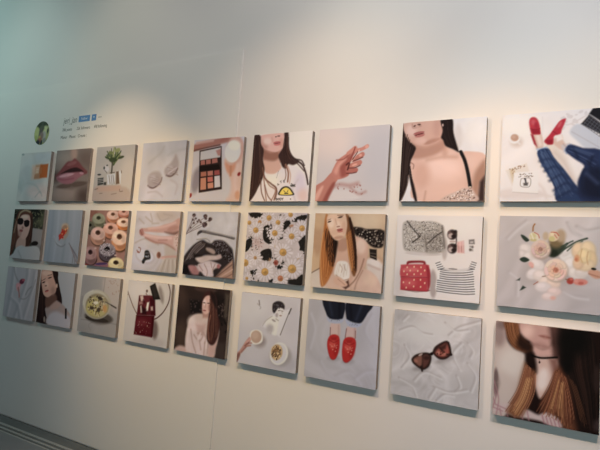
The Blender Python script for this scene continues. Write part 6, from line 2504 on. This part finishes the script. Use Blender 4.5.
LABELS = {
    1: 'pale grey canvas with an orange block at its right side, leftmost of top row',
    2: 'close-up of pink parted lips filling a brown-toned canvas',
    3: 'beige canvas of a tall green potted plant beside small pots on a table',
    4: 'pale canvas with two brownish shell shapes lying on white cloth',
    5: 'canvas of an open pink make-up palette beside a fluffy white brush',
    6: 'canvas of a long brown haired girl in a white shirt with yellow emblem',
    7: 'canvas of a reaching hand with curled fingers against plain white',
    8: 'canvas of a dark haired woman with black strap and bare shoulders',
    9: 'canvas of blue jeans and red shoes on a bed beside coffee and laptop',
    10: 'canvas of a long haired woman in round dark sunglasses, trees behind her',
    11: 'blue-grey canvas of a small plate of food and cutlery on rumpled cloth',
    12: 'canvas packed with rows of pink, orange and sugared doughnuts',
    13: 'canvas of bare legs stretched across a bed beside a plate and mug',
    14: 'canvas of a scarf, dried flowers and a white garment heaped on cloth',
    15: 'canvas covered all over in white daisies with yellow centres',
    16: 'canvas of an orange haired woman crouching on a bed, hands clasped',
    17: 'canvas of a patterned jacket, red handbag, sunglasses and striped top laid flat',
    18: 'canvas of a loose bouquet of cream and peach roses on white sheets',
    19: 'grey canvas of one drooping pink flower, leftmost of bottom row',
    20: 'canvas of a dark haired woman with head tilted and a thin black strap',
    21: 'canvas of a bowl of yellow food with a spoon on grey boards',
    22: 'canvas of a dark red shoulder bag with a black phone spilling out',
    23: 'dark brown canvas of a seated woman in a pale blouse, long wavy hair',
    24: 'canvas of a hand holding a coffee cup above a magazine and plate',
    25: 'canvas of feet in red loafers below dark rolled jeans, seen from above',
    26: 'canvas of tortoiseshell sunglasses lying folded open on a crumpled white sheet',
    27: 'canvas of long auburn hair and a black choker necklace, bottom right corner',
}
SIZES = {9: 150, 18: 150, 27: 150, 8: 140, 17: 150, 26: 140, 7: 130, 16: 130, 25: 130, 6: 130, 15: 130, 24: 130}
for key in sorted(PLACES):
    cx, cz, w, h = PLACES[key]
    img = paint(key, SIZES.get(key, 110))
    root = empty('canvas_picture', (cx, 0, cz))
    tag(root, LABELS[key], 'canvas picture', 'square photo canvases hung in three rows')
    depth = BACK_Y if cx - w / 2 > JOINT_X else PANEL_Y
    link('printed_face', grid_mesh('printed_face', w, h, img), M_print, root)
    link('stretched_edge', edge_mesh('stretched_edge', w, h, depth), M_wrap, root)

# ------------------------------------------------------------------ page header stuck on the wall
M_ink = material('dark_vinyl', (0.035, 0.038, 0.04), 0.5)
M_grey = material('grey_vinyl', (0.11, 0.115, 0.115), 0.5)
M_blue = material('blue_vinyl', (0.05, 0.17, 0.48), 0.45)
M_pale = material('pale_vinyl', (0.62, 0.68, 0.76), 0.5)
M_photo = print_material('sticker_print', 0.5)
SY = PANEL_Y
HX, HZ = -0.031, 0.008   # the header's offset on the sheet


def lettering(name, text, x, z, size, mat, parent=None, y=0.0, shear=0.0, width=None):
    cu = bpy.data.curves.new(name, 'FONT')
    cu.body = text
    cu.size = size
    cu.shear = shear
    cu.extrude = 0.0004
    o = bpy.data.objects.new('tmp_' + name, cu)
    COL.objects.link(o)
    bpy.context.view_layer.update()
    me = bpy.data.meshes.new_from_object(o.evaluated_get(bpy.context.evaluated_depsgraph_get()))
    bpy.data.objects.remove(o)
    me.name = name
    if width:
        xs = [v.co.x for v in me.vertices]
        k = width / (max(xs) - min(xs))
        for v in me.vertices:
            v.co.x *= k
    ob = link(name, me, mat, parent)
    ob.rotation_euler = (math.pi / 2, 0, 0)
    ob.location = (x, y, z) if parent else (x + HX, y, z + HZ)
    return ob


def disc_sticker(name, r, rings, segs):
    v, f, rgb = [(0, -0.0008, 0)], [], []
    uv = [(0.0, 0.0)]
    for i in range(1, rings + 1):
        for j in range(segs):
            a = 2 * math.pi * j / segs
            x, z = r * i / rings * math.cos(a), r * i / rings * math.sin(a)
            v.append((x, -0.0008, z))
            uv.append((x / r, z / r))
    for j in range(segs):
        f.append((0, 1 + (j + 1) % segs, 1 + j))
    for i in range(rings - 1):
        for j in range(segs):
            a, b = 1 + i * segs + j, 1 + i * segs + (j + 1) % segs
            f.append((a, b, b + segs, a + segs))
    base = len(v)
    for j in range(segs):
        a = 2 * math.pi * j / segs
        v.append((r * math.cos(a), 0, r * math.sin(a)))
        uv.append((math.cos(a), math.sin(a)))
        o = 1 + (rings - 1) * segs
        f.append((o + j, o + (j + 1) % segs, base + (j + 1) % segs, base + j))
    me = bpy.data.meshes.new(name)
    me.from_pydata(v, [], f)
    me.update()
    n = 64
    pic = Picture(n, AV_BG)
    for col, blur, e in AV_SHAPES:
        pic.ellipse(ink(col), blur, e)
    for v_ in uv:
        i, j = int(round((v_[0] * .5 + .5) * (n - 1))), int(round((.5 - v_[1] * .5) * (n - 1)))
        c = pic.img[min(n - 1, max(0, j)), min(n - 1, max(0, i))]
        rgb.append(np.where(c <= .04045, c / 12.92, ((c + .055) / 1.055) ** 2.4))
    set_ink(me, np.array(rgb))
    return me


AV_BG = (169, 176, 124)
AV_SHAPES = [
    ((74, 79, 68), .06, (.5, .12, .42, 0, 0, .16)), ((57, 64, 47), .04, (.30, .16, .16, -.05, .05, .10)), ((57, 64, 47), .04, (.72, .14, .16, .05, -.05, .10)),
    ((205, 211, 160), .05, (.74, .36, .17, 0, 0, .16)), ((194, 201, 138), .05, (.16, .45, .15, 0, 0, .24)), ((170, 181, 111), .04, (.14, .72, .10, 0, 0, .14)),
    ((87, 89, 74), .05, (.48, .30, .16, 0, 0, .14)), ((95, 90, 85), .05, (.44, .52, .12, 0, 0, .24)), ((183, 180, 174), .05, (.66, .60, .14, 0, 0, .17)),
    ((143, 122, 116), .05, (.50, .62, .14, 0, 0, .16)), ((156, 106, 92), .04, (.42, .80, .14, 0, 0, .14)), ((48, 51, 58), .04, (.30, .90, .13, 0, 0, .12)),
    ((44, 48, 54), .03, (.54, .92, .07, 0, 0, .12)), ((140, 143, 140), .04, (.72, .82, .12, 0, 0, .10)), ((67, 75, 56), .03, (.90, .42, .06, 0, 0, .12)),
    ((199, 180, 90), .03, (.40, .66, .05, 0, 0, .05)),
]
SG = 'page header stickers above the top row'


def zz(z):
    return z - Z0


av = tag(link('profile_picture_sticker', disc_sticker('profile_picture_sticker', 0.098, 14, 64), M_photo),
         'round photo sticker of a person among greenery, left of the lettering', 'wall sticker', SG)
av.location = (-1.722 + HX, SY, zz(2.324) + HZ)
t = lettering('username_lettering', 'jeri_jan', -1.452, zz(2.379), 0.072, M_grey, None, SY, 0.15, 0.165)
tag(t, 'grey slanted username lettering left of the blue button', 'wall lettering', SG)


def button(name, x0, x1, z0, z1, label):
    b = empty(name, (x0 + HX, SY, z0 + HZ))
    tag(b, label, 'wall sticker', SG)
    bevel(link('backing', box_mesh('backing', 0, x1 - x0, -0.0012, 0, 0, z1 - z0), M_blue, b), 0.0005)
    return b


b = button('button_sticker', -1.268, -1.138, zz(2.378), zz(2.426), 'wide blue button sticker with pale word on it')
lettering('button_word', 'Follow', 0.030, 0.014, 0.032, M_pale, b, -0.0014, 0, 0.07)
b = button('button_sticker', -1.117, -1.066, zz(2.377), zz(2.426), 'small square blue button sticker right of the wide one')
me = bpy.data.meshes.new('arrow')
me.from_pydata([(0.018, -0.0016, 0.032), (0.034, -0.0016, 0.032), (0.026, -0.0016, 0.018), (0.018, -0.0012, 0.032), (0.034, -0.0012, 0.032), (0.026, -0.0012, 0.018)], [],
               [(0, 2, 1), (3, 4, 5), (0, 1, 4, 3), (1, 2, 5, 4), (2, 0, 3, 5)])
link('arrow', me, M_pale, b)
tag(lettering('dots_lettering', '...', -1.045, zz(2.396), 0.06, M_ink, None, SY), 'row of three tiny dark dots right of the blue buttons', 'wall lettering', SG)
tag(lettering('count_lettering', '786 posts', -1.458, zz(2.318), 0.034, M_ink, None, SY, 0, 0.118), 'first small dark count under the username, ending in posts', 'wall lettering', SG)
tag(lettering('count_lettering', '22k followers', -1.282, zz(2.318), 0.034, M_ink, None, SY, 0, 0.155), 'middle small dark count, ending in followers', 'wall lettering', SG)
tag(lettering('count_lettering', '498 following', -1.082, zz(2.318), 0.034, M_ink, None, SY, 0, 0.145), 'rightmost small dark count, ending in following', 'wall lettering', SG)
tag(lettering('caption_lettering', 'Maker \u00b7 Places \u00b7 Create :', -1.468, zz(2.258), 0.034, M_ink, None, SY, 0, 0.31), 'lowest line of small dark lettering, below the counts', 'wall lettering', SG)

# ------------------------------------------------------------------ light
def aim(o, target):
    from mathutils import Vector
    o.rotation_euler = (Vector(target) - o.location).to_track_quat('-Z', 'Y').to_euler()


def spot(loc, target, power, color, angle, blend, radius=0.03):
    l = bpy.data.lights.new('ceiling_or_added_spot', 'SPOT')
    l.energy, l.color, l.spot_size, l.spot_blend, l.shadow_soft_size = power, color, math.radians(angle), blend, radius
    o = bpy.data.objects.new('ceiling_or_added_spot', l)
    COL.objects.link(o)
    o.location = loc
    aim(o, target)
    return o


def area(loc, target, sx, sy, power, color):
    l = bpy.data.lights.new('daylight_or_fill', 'AREA')
    l.shape = 'RECTANGLE'
    l.size, l.size_y, l.energy, l.color = sx, sy, power, color
    o = bpy.data.objects.new('daylight_or_fill', l)
    COL.objects.link(o)
    o.location = loc
    aim(o, target)
    return o


for L in LIGHTS:
    if L[0] == 'spot':
        spot(*L[1:])
    else:
        area(*L[1:])

w = bpy.data.worlds.new('room_ambient')
scene.world = w
w.use_nodes = True
bg = w.node_tree.nodes['Background']
bg.inputs['Color'].default_value = (*WORLD_C, 1)
bg.inputs['Strength'].default_value = WORLD_S

# ------------------------------------------------------------------ camera
from mathutils import Matrix
cd = bpy.data.cameras.new('camera')
cam = bpy.data.objects.new('camera', cd)
COL.objects.link(cam)
cd.sensor_fit = 'HORIZONTAL'
cd.sensor_width = 36
cd.lens = FOCAL_MM
R, U, F = CAM_AXES
cam.matrix_world = Matrix(((R[0], U[0], -F[0], CAM[0]), (R[1], U[1], -F[1], CAM[1]), (R[2], U[2], -F[2], CAM[2]), (0, 0, 0, 1)))
scene.camera = cam

vs = scene.view_settings
vs.view_transform = 'Standard'
vs.look = 'None'
vs.exposure = 0.0
vs.gamma = 1.0
vs.use_curve_mapping = False
